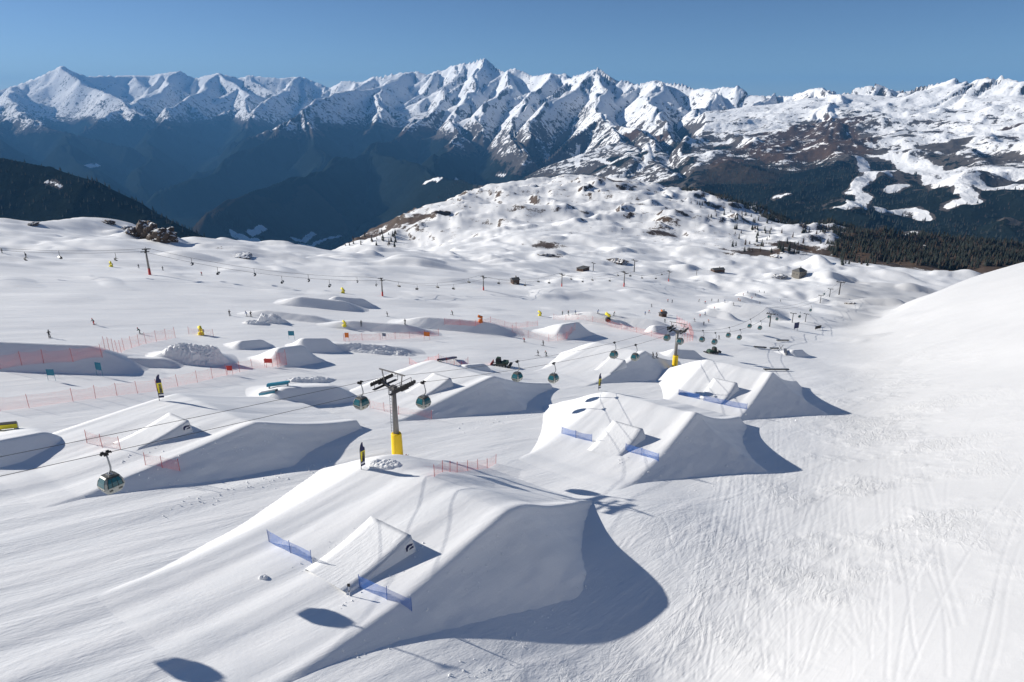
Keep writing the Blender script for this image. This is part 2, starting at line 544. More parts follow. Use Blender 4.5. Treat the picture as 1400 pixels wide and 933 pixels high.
def track_relief(X, Y, near):
    """ski tracks pressed into the snow of the right-hand slope"""
    out = np.zeros_like(X)
    idx = np.nonzero(near.ravel())[0]
    xs, ys = X.ravel()[idx], Y.ravel()[idx]
    d = np.zeros_like(xs)
    for pts, w, dep in TRACKS:
        for a, b in zip(pts[:-1], pts[1:]):
            m = np.nonzero((xs > min(a[0], b[0]) - 1.2) & (xs < max(a[0], b[0]) + 1.2) & (ys > min(a[1], b[1]) - 1.2) & (ys < max(a[1], b[1]) + 1.2))[0]
            if len(m) == 0: continue
            dx, dy = b[0] - a[0], b[1] - a[1]
            u = ((xs[m] - a[0]) * dx + (ys[m] - a[1]) * dy) / (dx * dx + dy * dy + 1e-9)
            t = np.clip(u, 0, 1)
            q = np.hypot(xs[m] - a[0] - t * dx, ys[m] - a[1] - t * dy) / w
            v = dep * (-np.exp(-q * q) + 0.5 * np.exp(-((q - 1.7) ** 2) * 2))
            old = d[m]
            d[m] = np.where(np.abs(v) > np.abs(old), v, old)
    flat = out.ravel(); flat[idx] = d
    return flat.reshape(X.shape)

# ------------------------------------------------------------------ mountains
def P3(px, py, km):
    dx, dy, dz = ray(px, py)
    h = math.hypot(dx, dy)
    r = km * 1000.0
    return (dx / h * r, dy / h * r, dz / h * r)

CREST = [(-420, 150, 21), (-250, 128, 21), (-120, 112, 21), (-60, 122, 21), (0, 123, 20.6), (20, 117, 20.5), (60, 102, 20.2), (85, 91, 20), (125, 106, 20), (160, 102, 20.3),
         (205, 104, 20.3), (245, 97, 19.8), (262, 106, 19.6), (278, 107, 19.4), (303, 99, 19), (330, 107, 18.8), (345, 103, 18.8), (385, 108, 18.6), (410, 105, 18.4), (430, 113, 18.2),
         (455, 120, 17.8), (470, 112, 17.2), (500, 112, 16.8), (520, 104, 16.4), (545, 99, 16.2), (570, 97, 15.9), (590, 102, 15.6), (600, 98, 15.4), (632, 92, 15), (662, 79, 14.5),
         (680, 92, 14.2), (695, 104, 13.8), (705, 97, 13.6), (718, 96, 13.4), (735, 104, 13), (752, 99, 12.6), (775, 109, 12), (790, 102, 11.6), (812, 96, 11.2), (830, 106, 10.9),
         (850, 115, 10.6), (862, 111, 10.4), (880, 117, 10.2), (905, 109, 9.9), (925, 114, 9.7), (950, 123, 9.5), (975, 122, 9.3), (1001, 119, 9.1), (1015, 129, 9), (1050, 130, 8.8),
         (1085, 132, 8.6), (1110, 129, 8.4), (1128, 123, 8.2), (1150, 129, 8.1), (1170, 124, 8), (1200, 117, 8), (1225, 122, 8), (1250, 129, 8), (1280, 120, 7.8), (1310, 114, 7.6),
         (1335, 117, 7.4), (1358, 107, 7.2), (1380, 113, 7.1), (1400, 116, 7), (1480, 108, 7), (1560, 122, 6.8), (1750, 128, 6.5), (2000, 140, 6)]
SPURS = [
    [(85, 91, 20), (110, 115, 18.6), (150, 130, 17), (190, 158, 15)],
    [(20, 117, 20.5), (10, 132, 18), (40, 158, 15.2)],
    [(245, 97, 19.8), (215, 125, 18), (160, 150, 15.8), (120, 172, 14.2)],
    [(303, 99, 19), (265, 125, 17.4), (225, 150, 15.4), (215, 175, 13.8)],
    [(303, 99, 19), (335, 130, 17), (345, 160, 15)],
    [(410, 105, 18.4), (375, 130, 16.6), (345, 155, 15), (330, 178, 13.6)],
    [(-60, 122, 21), (-40, 150, 16), (30, 165, 14), (90, 180, 12.8), (170, 205, 11.6)],
    [(345, 155, 15), (338, 185, 12.8), (320, 215, 11), (280, 238, 9.9)],
    [(215, 175, 13.8), (205, 205, 11.8), (185, 232, 10.2), (190, 258, 9)],
    [(90, 180, 12.8), (90, 205, 11), (110, 232, 9.6), (150, 262, 8.4)],
    [(-40, 150, 16), (-20, 180, 12.4), (0, 205, 10.4), (20, 240, 8.6)],
    # the long shaded spur whose left edge falls to the deep valley
    [(570, 97, 15.9), (520, 118, 14.4), (460, 128, 13), (412, 150, 11.6), (380, 176, 10.6), (340, 210, 9.7), (285, 240, 8.9), (225, 264, 8.3)],
    [(412, 150, 11.6), (420, 185, 10.4), (440, 215, 9.4), (430, 240, 8.6)],
    [(520, 118, 14.4), (520, 150, 12.6), (500, 180, 11.2)],
    # nearer spur running down to the meadows above the valley
    [(632, 92, 15), (610, 130, 13), (585, 158, 11.4), (555, 180, 10.2), (510, 204, 8.8), (468, 218, 7.8), (420, 240, 6.9), (360, 258, 6.2), (300, 292, 5.4)],
    [(662, 79, 14.5), (655, 115, 13), (630, 150, 11.4), (625, 172, 10), (612, 198, 8.6), (585, 225, 7.2)],
    [(510, 204, 8.8), (560, 230, 7.0), (620, 248, 5.6), (700, 262, 4.4)],
    [(705, 97, 13.6), (690, 125, 12), (660, 150, 10.8), (655, 178, 9.4)],
    [(752, 99, 12.6), (730, 130, 11), (702, 158, 9.6), (690, 185, 8.4), (720, 212, 7)],
    [(812, 96, 11.2), (790, 122, 10.2), (745, 142, 9.4), (720, 165, 8.6), (735, 190, 7.6)],
    [(812, 96, 11.2), (835, 125, 9.8), (830, 150, 8.6), (850, 170, 7.4), (845, 195, 6.3), (870, 222, 5.2)],
    [(850, 170, 7.4), (880, 180, 6.6), (890, 205, 5.7), (902, 232, 4.8), (960, 262, 4.0)],
    [(905, 109, 9.9), (900, 140, 8.6), (915, 165, 7.5), (930, 190, 6.6)],
    [(975, 122, 9.3), (960, 150, 8.1), (990, 175, 7.1), (975, 200, 6.3)],
    [(1050, 130, 8.8), (1030, 155, 7.7), (1045, 178, 6.9), (1010, 205, 6.0)],
    # the brown mountain on the right
    [(1128, 123, 8.2), (1140, 142, 7.2), (1136, 162, 6.2), (1146, 182, 5.5), (1153, 206, 4.9), (1172, 240, 4.1), (1165, 275, 3.4), (1120, 305, 2.9)],
    [(1136, 162, 6.2), (1085, 186, 5.7), (1040, 212, 5.3), (1008, 240, 5.0)],
    [(1153, 206, 4.9), (1095, 240, 4.4), (1050, 268, 4.0), (1020, 290, 3.6)],
    # dark wooded hill low on the left
    [(-350, 170, 3.6), (-150, 195, 3.4), (0, 215, 3.2), (60, 228, 3.05), (120, 250, 2.85), (170, 276, 2.72), (205, 293, 2.62), (280, 326, 2.45), (340, 372, 2.35)],
]
PLATEAU = [(1200, 119, 7.9), (1250, 130, 7.8), (1310, 116, 7.5), (1400, 118, 6.9), (1215, 142, 7.0), (1245, 165, 6.0), (1270, 192, 5.2), (1285, 218, 4.5), (1310, 245, 3.9), (1320, 275, 3.3),
           (1300, 150, 6.5), (1345, 178, 5.5), (1370, 210, 4.7), (1390, 245, 4.0), (1350, 138, 6.3), (1430, 195, 4.7), (1450, 240, 3.9), (1480, 150, 5.8), (1560, 190, 4.8),
           (1185, 160, 6.3), (1190, 190, 5.4), (1180, 225, 4.5), (1200, 255, 3.8), (1230, 290, 3.2), (1150, 300, 3.0), (1250, 330, 2.8), (1120, 328, 2.7), (1400, 300, 3.0), (1400, 340, 2.5),
           (1600, 300, 2.8), (1700, 180, 4.8), (1300, 360, 2.3), (1450, 380, 2.0), (1090, 345, 2.4), (1800, 330, 2.4), (1600, 130, 6.8)]
def plateau(x, y):
    pts = np.array([P3(*p) for p in PLATEAU])
    d = np.hypot(pts[:, None, 0] - pts[None, :, 0], pts[:, None, 1] - pts[None, :, 1])
    n = len(pts)
    A = np.zeros((n + 3, n + 3)); A[:n, :n] = d + np.eye(n) * 60; A[:n, n] = 1; A[n, :n] = 1
    A[:n, n + 1:] = pts[:, :2] / 1000; A[n + 1:, :n] = pts[:, :2].T / 1000
    w = np.linalg.solve(A, np.concatenate([pts[:, 2], np.zeros(3)]))
    z = w[n] + w[n + 1] * x / 1000 + w[n + 2] * y / 1000
    for p, ww in zip(pts, w[:n]): z = z + ww * np.hypot(x - p[0], y - p[1])
    return z

def skeleton(x, y):
    z = np.full(x.shape, -5000.0)
    rng = random.Random(21)
    segs = []
    def add(p, q, kk):
        segs.append((p, q, kk))
    lines = [[P3(*p) for p in CREST]] + [[P3(*p) for p in sp] for sp in SPURS]
    for li, L in enumerate(lines):
        hill = (li == len(lines) - 1)
        low = [math.hypot(p[0], p[1]) < 6600 and p[0] > 900 for p in L]
        for i in range(len(L) - 1):
            kk = 0.9 if hill else (0.95 if li == 0 else 0.85)
            if low[i]: kk = 0.24
            add(L[i], L[i + 1], kk)
        if hill: continue
        # ribs off both flanks
        for i in range(len(L) - 1):
            a, b = Vector(L[i]), Vector(L[i + 1])
            if low[i] or (a.z + b.z) / 2 < -330: continue
            n = max(1, int((b - a).length / 1100))
            for j in range(n):
                p = a.lerp(b, (j + rng.uniform(0.2, 0.8)) / n)
                d = (b - a).to_2d()
                if d.length < 1: continue
                d.normalize()
                for sg in (-1, 1):
                    if rng.random() < 0.52: continue
                    perp = Vector((-d.y, d.x)) * sg
                    dirv = (perp + d * rng.uniform(0.1, 0.9)).normalized()
                    ln = rng.uniform(700, 2300) * (1.2 if li == 0 else 0.9)
                    q = Vector((p.x + dirv.x * ln, p.y + dirv.y * ln, p.z - ln * rng.uniform(0.34, 0.5)))
                    add(tuple(p), tuple(q), 0.85)
    for (p, q, kk) in segs:
        dx, dy = q[0] - p[0], q[1] - p[1]
        L2 = dx * dx + dy * dy + 1e-6
        t = np.clip(((x - p[0]) * dx + (y - p[1]) * dy) / L2, 0, 1)
        d = np.sqrt((x - p[0] - t * dx) ** 2 + (y - p[1] - t * dy) ** 2 + 4900.0) - 70.0
        zz = p[2] + t * (q[2] - p[2])
        H = 620.0
        zz = zz - H * (1 - np.exp(-d * kk * 1.25 / H)) - 0.22 * d
        z = np.maximum(z, zz)
    return z

def erosion(x, y, gx, gy, scale, octs, amp, gain=0.52):
    """branching gullies that run down the slope"""
    h = np.zeros_like(x)
    f = 1.0 / scale; a = amp
    sx, sy = gx.copy(), gy.copy()
    for o in range(octs):
        px, py = x * f, y * f
        mag = np.hypot(sx, sy) + 1e-6
        ux, uy = -sy / mag, sx / mag
        ix, iy = np.floor(px), np.floor(py)
        fx, fy = px - ix, py - iy
        c = np.zeros_like(x); s_ = np.zeros_like(x); ws = np.zeros_like(x)
        for i in (-1, 0, 1, 2):
            for j in (-1, 0, 1, 2):
                rx = h01(ix + i, iy + j, 300 + o) - 0.5
                ry = h01(ix + i, iy + j, 400 + o) - 0.5
                vx, vy = fx - i - rx * 0.8, fy - j - ry * 0.8
                w = np.maximum(np.exp(-1.6 * (vx * vx + vy * vy)) - 0.011, 0)
                ph = (vx * ux + vy * uy) * (2 * math.pi * 0.95)
                c += w * np.cos(ph); s_ += w * np.sin(ph); ws += w
        L = np.hypot(c, s_)
        nn = np.maximum(L, 0.35 * ws)
        c /= nn; s_ /= nn
        m = sstep(0.05, 0.45, mag)
        h += a * c * m
        k_ = a * f * 2 * math.pi * 0.95
        sx = sx - s_ * ux * k_ * m
        sy = sy - s_ * uy * k_ * m
        f *= 1.95; a *= gain
    return h

def make_mountains():
    lim = 41.0
    a = np.arange(-lim, lim + 1e-6, 0.082)
    th = np.radians(np.concatenate([np.arange(-64, -lim, 0.6), a, np.arange(lim + 0.6, 64, 0.6)]))
    r = np.exp(np.linspace(math.log(1250), math.log(25000), 680))
    TH, R = np.meshgrid(th, r, indexing='ij')
    X, Y = R * np.sin(TH), R * np.cos(TH)
    wx = 260 * fbm(X / 2100, Y / 2100, 3, 51); wy = 260 * fbm(X / 2100 + 9, Y / 2100, 3, 57)
    wk = sstep(2500, 7000, R)
    Z = skeleton(X + wx * wk, Y + wy * wk)
    az = np.degrees(TH)
    floor_ = -1180 + 560 * sstep(-16, 14, az)
    floor_ = floor_ + 220 * sstep(9000, 20000, R)
    pl = plateau(X, Y)
    inr = sstep(9, 14.5, az + 2.0 * fbm(X / 1200, Y / 1200, 2, 65)) * sstep(8600, 7600, R) * sstep(1900, 2500, R)
    Z = np.where(inr > 0, smax(Z, pl * inr + (1 - inr) * -1500, 25), Z)
    Z = smax(Z, floor_ + 60 * fbm(X / 1500, Y / 1500, 3, 61), 60)
    Zs = Z.copy()
    def grad(Z):
        zr = np.gradient(Z, axis=1) / np.gradient(R, axis=1)
        zt = np.gradient(Z, axis=0) / (np.gradient(TH, axis=0) * R)
        return zr * np.sin(TH) + zt * np.cos(TH), zr * np.cos(TH) - zt * np.sin(TH)
    gx, gy = grad(Z)
    amp = sstep(3200, 9000, R) * 0.80 + 0.20
    amp = amp * (1 - 0.5 * sstep(-8, -16, az) * sstep(14000, 17000, R)) * (0.80 + 0.5 * noise(X / 3800, Y / 3800, 119))
    Z = Z + amp * erosion(X, Y, gx, gy, 1500.0, 4, 52.0, 0.46)
    Z = Z + amp * (30 * (ridged(X / 1300, Y / 1300, 5, 81) - 1.0) + 9 * fbm(X / 260, Y / 260, 4, 83))
    Z = Z + sstep(8, 14, az) * sstep(8500, 6000, R) * (46 * (ridged(X / 700, Y / 700, 4, 181) - 1.0) + 30 * fbm(X / 300, Y / 300, 4, 183))
    gx, gy = grad(Z)
    steep = np.hypot(gx, gy)
    # the ground the near slope stands on stays below it
    dist, par, side = seg_dist(X, Y, EDGE)
    inside = np.where(side > 0, -dist, dist)
    Z = Z - 0.7 * softp(inside + 180, 60)
    # what covers it
    mid = sstep(-9, 0, az) * sstep(20, 13, az)
    tl = -425 + 130 * fbm(X / 900, Y / 900, 4, 66) - 175 * mid - 15 * sstep(10, 20, az) + 125 * sstep(5600, 4300, R) * sstep(10, 16, az)
    wood = sstep(120, -120, Z - tl)
    wood = wood * np.maximum(sstep(2.4, 1.5, steep), sstep(-20, 110, tl - Z))
    snow = 0.73 - 0.62 * sstep(0.95, 1.9, steep) + 0.22 * sstep(-350, 500, Z) - 1.3 * wood
    snow = snow - 0.10 * sstep(-4, -12, az)
    lh = sstep(5200, 4200, R) * sstep(-10, -14, az)
    wood = np.maximum(wood, lh); snow = snow - 2.0 * lh
    snow = snow - 0.20 * sstep(-200, -430, Z) * (1 - wood)
    scrub = fbm(X / 210, Y / 210, 4, 191) + 0.4 * fbm(X / 900, Y / 900, 2, 193)
    snow = snow - 0.66 * sstep(0.0, 0.42, scrub) * sstep(100, -330, Z) * sstep(-12, 6, az) * sstep(9500, 6500, R)
    wood = np.maximum(wood, 0.75 * sstep(0.12, 0.4, scrub) * sstep(-200, -380, Z) * sstep(-4, 6, az))
    wood = wood * (1 + 0.7 * sstep(100, 260, tl - Z))
    dry = 0.22 * sstep(-560, -420, Z) * sstep(-60, -330, Z) * sstep(-25, -5, az)
    print('top', Z.max())
    return dict(TH=TH, R=R, X=X, Y=Y, Z=Z, snow=snow, wood=wood, dry=dry, steep=steep, th=th, r=r)

MT = make_mountains()

def at_mt(px, py):
    """the point of the mountains seen at a photograph pixel"""
    dx, dy, dz = ray(px, py)
    thv = math.atan2(dx, dy)
    i = int(np.argmin(np.abs(MT['th'] - thv)))
    el = dz / math.hypot(dx, dy)
    e = MT['Z'][i] / MT['r']
    j = np.nonzero(e >= el)[0]
    j = int(j[0]) if len(j) else len(MT['r']) - 1
    return (MT['X'][i, j], MT['Y'][i, j], MT['Z'][i, j])
def paint(key, pts, width, amount, grow=0.0):
    q = [at_mt(*p) for p in pts]
    if len(q) == 1: q = q + [(q[0][0] + 1, q[0][1] + 1, 0)]
    ex = width * 4
    xs = [p[0] for p in q]; ys = [p[1] for p in q]
    m = (MT['X'] > min(xs) - ex) & (MT['X'] < max(xs) + ex) & (MT['Y'] > min(ys) - ex) & (MT['Y'] < max(ys) + ex)
    if not m.any(): return
    d, _, _ = seg_dist(MT['X'][m], MT['Y'][m], [(p[0], p[1]) for p in q])
    d = d + 0.5 * width * noise(MT['X'][m] / (width * 1.5), MT['Y'][m] / (width * 1.5), 77)
    w = sstep(width * 1.25, width * 0.7, d)
    MT[key][m] = MT[key][m] * (1 - w) + amount * w

def cover(pts, width):                  # a snowy meadow or a ski run cut through the forest
    paint('wood', pts, width, 0.0)
    paint('snow', pts, width * 0.9, 0.84)

for pts in [[(1152, 205), (1180, 222), (1190, 236), (1176, 250), (1165, 262), (1182, 268), (1172, 280), (1150, 284)],
            [(1160, 208), (1200, 214), (1225, 216), (1240, 232), (1210, 236)],
            [(1240, 228), (1270, 240), (1320, 262), (1330, 276), (1300, 282)], [(1215, 262), (1235, 254)]]:
    cover(pts, 42)
cover([(1250, 224), (1300, 238), (1380, 240)], 90)
cover([(1262, 232), (1320, 250), (1370, 256)], 100)
cover([(1205, 286), (1250, 290), (1262, 300)], 40)
cover([(1195, 326), (1240, 328), (1280, 328)], 45)
cover([(1060, 272), (1078, 266)], 20)
cover([(790, 205), (790, 228)], 25)
cover([(862, 205), (885, 200), (892, 212), (875, 232)], 32)
cover([(800, 218), (840, 222), (870, 216)], 26)
cover([(580, 251), (600, 248), (625, 245)], 22)
cover([(680, 242), (690, 240)], 18)
cover([(320, 322), (345, 332)], 45)
cover([(340, 320), (360, 312)], 30)
cover([(335, 338), (355, 330)], 30)
cover([(400, 328), (430, 322)], 30)
cover([(410, 336), (440, 330), (465, 324)], 22)
cover([(118, 228), (135, 226)], 34)
cover([(62, 250), (72, 251), (84, 256)], 9)
for pts, w in [([(1085, 186), (1040, 215), (1010, 245)], 300), ([(1136, 165), (1110, 190), (1060, 230)], 260), ([(865, 182), (890, 186)], 160), ([(1120, 175), (1140, 200)], 260),
               ([(545, 190), (560, 183), (600, 172)], 200), ([(1340, 175), (1390, 180)], 250), ([(300, 300), (330, 298), (440, 305)], 260)]:
    paint('dry', pts, w, 1.0)
for pts, w in [([(1125, 170), (1085, 195), (1040, 222)], 330), ([(1136, 172), (1120, 205), (1090, 225)], 300), ([(868, 184), (886, 188)], 90)]:
    paint('snow', pts, w, 0.32)

mo = grid_mesh('mountains', MT['X'], MT['Y'], MT['Z'], MOUNTAIN, dict(snow=MT['snow'], dry=MT['dry'], wood=MT['wood']))
tag(mo, kind='structure')
make_slope()
print('terrain', round(time.time() - T0, 1))

_tri = sum(len(o.data.polygons) * 2 for o in bpy.data.objects if o.type == 'MESH')
print('terrain triangles', _tri)
# ------------------------------------------------------------------ simple materials of the built things
STEEL = plain('galvanised_steel', (0.30, 0.31, 0.32), 0.45, 0.7, 0.15, 2.0)
POLE = plain('painted_pole', (0.20, 0.19, 0.18), 0.5, 0.2, 0.12, 1.5)
DARK = plain('dark_iron', (0.035, 0.033, 0.033), 0.55, 0.4, 0.3, 5.0)
RUBBER = plain('rubber', (0.025, 0.025, 0.026), 0.8, 0.0, 0.25, 6.0)
YELLOW = plain('yellow_pad', (0.85, 0.56, 0.005), 0.6, 0.0, 0.10, 1.2, 0.1)
TEAL = plain('teal_glass', (0.022, 0.11, 0.135), 0.08, 0.0, 0.25, 1.3)
SILVER = plain('cabin_panel', (0.36, 0.37, 0.34), 0.35, 0.3, 0.08, 2.0)
ROOF = plain('cabin_roof', (0.11, 0.11, 0.10), 0.45, 0.2, 0.2, 3.0)
NAVY = plain('navy_cloth', (0.016, 0.022, 0.085), 0.7)
BLUE = plain('blue_post', (0.03, 0.12, 0.42), 0.5)
LEMON = plain('yellow_cloth', (0.78, 0.66, 0.04), 0.7)
WHITE = plain('white_cloth', (0.80, 0.80, 0.80), 0.7, 0.0, 0.05)
BLACK = plain('black_cloth', (0.02, 0.02, 0.022), 0.7)
RED = plain('red_paint', (0.48, 0.035, 0.03), 0.55)
ORANGE = plain('orange_mat', (0.62, 0.16, 0.02), 0.65, 0.0, 0.2, 4.0)
TEALBOX = plain('teal_plastic', (0.01, 0.17, 0.26), 0.4)
STONE = plain('hut_stone', (0.16, 0.15, 0.13), 0.85, 0.0, 0.3, 2.2, 0.3)
TIMBER = plain('dark_timber', (0.09, 0.05, 0.03), 0.8, 0.0, 0.3, 3.0)
GLASS = plain('dark_window', (0.02, 0.03, 0.04), 0.1)
SLATE = plain('grey_roof', (0.10, 0.10, 0.10), 0.8, 0.0, 0.25, 2.0)
ROCK = NT('rock'); _p = ROCK.pos(); _n = ROCK.noise(_p, 0.5, 6.0, 0.65)
_nz = ROCK.n('ShaderNodeSeparateXYZ'); ROCK.l(ROCK.n('ShaderNodeNewGeometry').outputs['Normal'], _nz.inputs[0])
ROCK.l(ROCK.mix(ROCK.ramp(ROCK.math('ADD', _nz.outputs['Z'], ROCK.math('MULTIPLY', ROCK.math('SUBTRACT', _n, 0.5), 0.9)), 0.72, 0.86),
       ROCK.mix(_n, (0.03, 0.024, 0.021), (0.15, 0.105, 0.075)), (0.82, 0.83, 0.84)), ROCK.b.inputs['Base Color'])
ROCK.b.inputs['Roughness'].default_value = 0.9
ROCK.l(ROCK.bump(_n, 0.8, 0.6), ROCK.b.inputs['Normal']); ROCK = ROCK.m

def net_material(name, col, cell, line):
    """woven net: cords with open cells between them"""
    k = NT(name)
    uv = k.n('ShaderNodeTexCoord').outputs['UV']
    sp = k.n('ShaderNodeSeparateXYZ'); k.l(uv, sp.inputs[0])
    def cords(s):
        fr = k.math('FRACT', k.math('DIVIDE', s, cell))
        return k.math('LESS_THAN', fr, line)
    m = k.math('MAXIMUM', cords(sp.outputs['X']), cords(sp.outputs['Y']))
    tr = k.n('ShaderNodeBsdfTransparent')
    mx = k.n('ShaderNodeMixShader')
    k.l(m, mx.inputs[0]); k.l(tr.outputs[0], mx.inputs[1]); k.l(k.b.outputs[0], mx.inputs[2])
    k.l(mx.outputs[0], k.out.inputs['Surface'])
    k.b.inputs['Base Color'].default_value = (*col, 1); k.b.inputs['Roughness'].default_value = 0.7
    return k.m
BLUENET = net_material('blue_net', (0.05, 0.17, 0.55), 0.05, 0.30)
REDNET = net_material('red_net', (0.75, 0.10, 0.07), 0.06, 0.085)
REDNET2 = net_material('orange_net', (0.85, 0.18, 0.12), 0.06, 0.062)

# ------------------------------------------------------------------ mesh building blocks
class MB:
    """collects boxes, tubes and lofts and links them as one mesh object"""
    def __init__(self): self.bm = bmesh.new()
    def box(self, c, s, rot=None, taper=1.0):
        g = bmesh.ops.create_cube(self.bm, size=1.0)
        for v in g['verts']:
            k_ = taper if v.co.z > 0 else 1.0
            v.co = Vector((v.co.x * s[0] * k_, v.co.y * s[1] * k_, v.co.z * s[2]))
            if rot is not None: v.co = rot @ v.co
            v.co += Vector(c)
        return self
    def bar(self, a, b, w, d=None):
        a, b = Vector(a), Vector(b)
        q = (b - a).to_track_quat('Z', 'Y').to_matrix()
        return self.box((a + b) / 2, (w, d or w, (b - a).length), q)
    def tube(self, pts, r, n=8, cap=True):
        pts = [Vector(p) for p in pts]
        rr = r if isinstance(r, (list, tuple)) else [r] * len(pts)
        rings = []
        for i, p in enumerate(pts):
            d = (pts[min(i + 1, len(pts) - 1)] - pts[max(i - 1, 0)]).normalized()
            u = d.cross(Vector((0.13, 0.97, 0.2))).normalized()
            if abs(d.y) > 0.95: u = d.cross(Vector((1, 0, 0))).normalized()
            v = d.cross(u)
            rings.append([self.bm.verts.new(p + (u * math.cos(t) + v * math.sin(t)) * rr[i]) for t in [2 * math.pi * j / n for j in range(n)]])
        for a, b in zip(rings[:-1], rings[1:]):
            for j in range(n):
                f = self.bm.faces.new((a[j], a[(j + 1) % n], b[(j + 1) % n], b[j])); f.smooth = n >= 8
        if cap:
            self.bm.faces.new(rings[0][::-1]); self.bm.faces.new(rings[-1])
        return self
    def poly(self, pts, depth):
        """a flat outline given some thickness"""
        a = [self.bm.verts.new(Vector(p)) for p in pts]
        d = Vector(depth)
        b = [self.bm.verts.new(Vector(p) + d) for p in pts]
        n = len(a)
        self.bm.faces.new(a); self.bm.faces.new(b[::-1])
        for i in range(n): self.bm.faces.new((a[i], b[i], b[(i + 1) % n], a[(i + 1) % n]))
        return self
    def build(self, name, mat, parent=None, bevel=0.0, loc=None):
        if bevel:
            bmesh.ops.bevel(self.bm, geom=[e for e in self.bm.edges if e.calc_face_angle(0) > 0.6], offset=bevel, segments=2, affect='EDGES', profile=0.5)
        bmesh.ops.recalc_face_normals(self.bm, faces=self.bm.faces)
        me = bpy.data.meshes.new(name); self.bm.to_mesh(me); self.bm.free()
        for m in (mat if isinstance(mat, (list, tuple)) else [mat]): me.materials.append(m)
        o = bpy.data.objects.new(name, me); COL.objects.link(o)
        if parent is not None: o.parent = parent
        if loc is not None: o.location = loc
        return o

def empty(name, loc=(0, 0, 0), rz=0.0, label=None, cat=None, group=None):
    o = bpy.data.objects.new(name, None); COL.objects.link(o)
    o.empty_display_size = 0.3
    o.location = loc; o.rotation_euler = (0, 0, rz)
    return tag(o, label, cat, group)

def copy_tree(o, parent=None):
    c = o.copy(); COL.objects.link(c); c.parent = parent
    for ch in list(o.children): copy_tree(ch, c)
    return c

def place(proto, state, loc, rz, label=None, group=None, scale=1.0):
    """the first call moves the thing itself, later calls copy it with its parts"""
    o = copy_tree(proto) if state.get(proto.name) else proto
    state[proto.name] = True
    o.location = loc; o.rotation_euler = (0, 0, rz)
    if scale != 1.0: o.scale = (scale, scale, scale)
    if label: o['label'] = label
    if group: o['group'] = group
    return o
USED = {}
HEAD_RZ = math.atan2(-UX, UY)          # local +y turned to the fall line

# ------------------------------------------------------------------ banks, rollers and heaps of the funpark
BERM_DEF = [
    # px, py of the crest foot, length m, height m, crest direction deg, run-up, label
    (30, 618, 15, 2.6, 62, 12, 'low rounded snow bank cut by the left picture edge below the black box'),
    (62, 500, 36, 4.4, 20, 15, 'long snow bank with a broad shaded hollow under the upper red net'),
    (195, 497, 16, 1.6, 18, 9, 'slim low snow roller right of the broad shaded hollow'),
    (262, 494, 20, 2.2, 24, 12, 'snow roller with a shaded face below the rough snow heap'),
    (345, 474, 12, 1.7, 52, 7, 'narrow snow bank right of the rough snow heap'),
    (400, 494, 15, 3.6, 58, 10, 'steep snow bank under the standing red panel'),
    (432, 478, 14, 3.0, 32, 9, 'rounded snow bank right of the standing red panel'),
    (425, 545, 22, 2.8, 34, 14, 'shaded snow bank behind the big left jump under the cables'),
    (650, 504, 13, 3.0, 40, 9, 'snow bank beside the dark groomer with the red arm'),
    (520, 452, 40, 2.4, 8, 12, 'long flat snow roller above the pink netting in the middle'),
    (625, 450, 48, 3.4, 8, 16, 'long snow bank below the orange machine and pink netting'),
    (780, 457, 26, 4.0, 55, 12, 'curved snow bank with pink netting along its foot'),
    (850, 447, 62, 4.6, -12, 14, 'long curling snow bank above the two cabins at mid distance'),
    (905, 449, 16, 3.0, 20, 9, 'short snow bank left of the second gondola pylon'),
    (868, 440, 16, 2.2, 10, 9, 'small snow bank near the orange hut beyond the second pylon'),
    (1022, 428, 46, 5.0, -20, 22, 'far snow jump with a shaded side left of the distant pylons'),
    (982, 434, 24, 3.4, -25, 12, 'small far snow jump left of the distant pylons'),
    (478, 418, 22, 3.0, 20, 10, 'pointed snow bank below the first mid chairlift pylon'),
    (440, 420, 34, 3.0, 10, 14, 'low snow swell left of the pointed snow bank'),
    (935, 488, 16, 2.6, 15, 7, 'dark shaded snow bank behind the second gondola pylon'),
    (1090, 486, 16, 2.2, 40, 8, 'low snow ridge at the foot of the right hand slope'),
    (395, 436, 34, 2.0, 0, 10, 'long low snow roller above the teal gate'),
    (500, 480, 34, 1.6, 14, 12, 'lumpy snow strip left of the dark slide box'),
]
for (px, py, L, h, deg, back, lab) in BERM_DEF:
    p = at(px, py)
    d = rad(deg)
    BERMS.append(dict(x=p.x, y=p.y, L=L, h=h, c=(math.cos(d), math.sin(d)), back=back, label=lab))

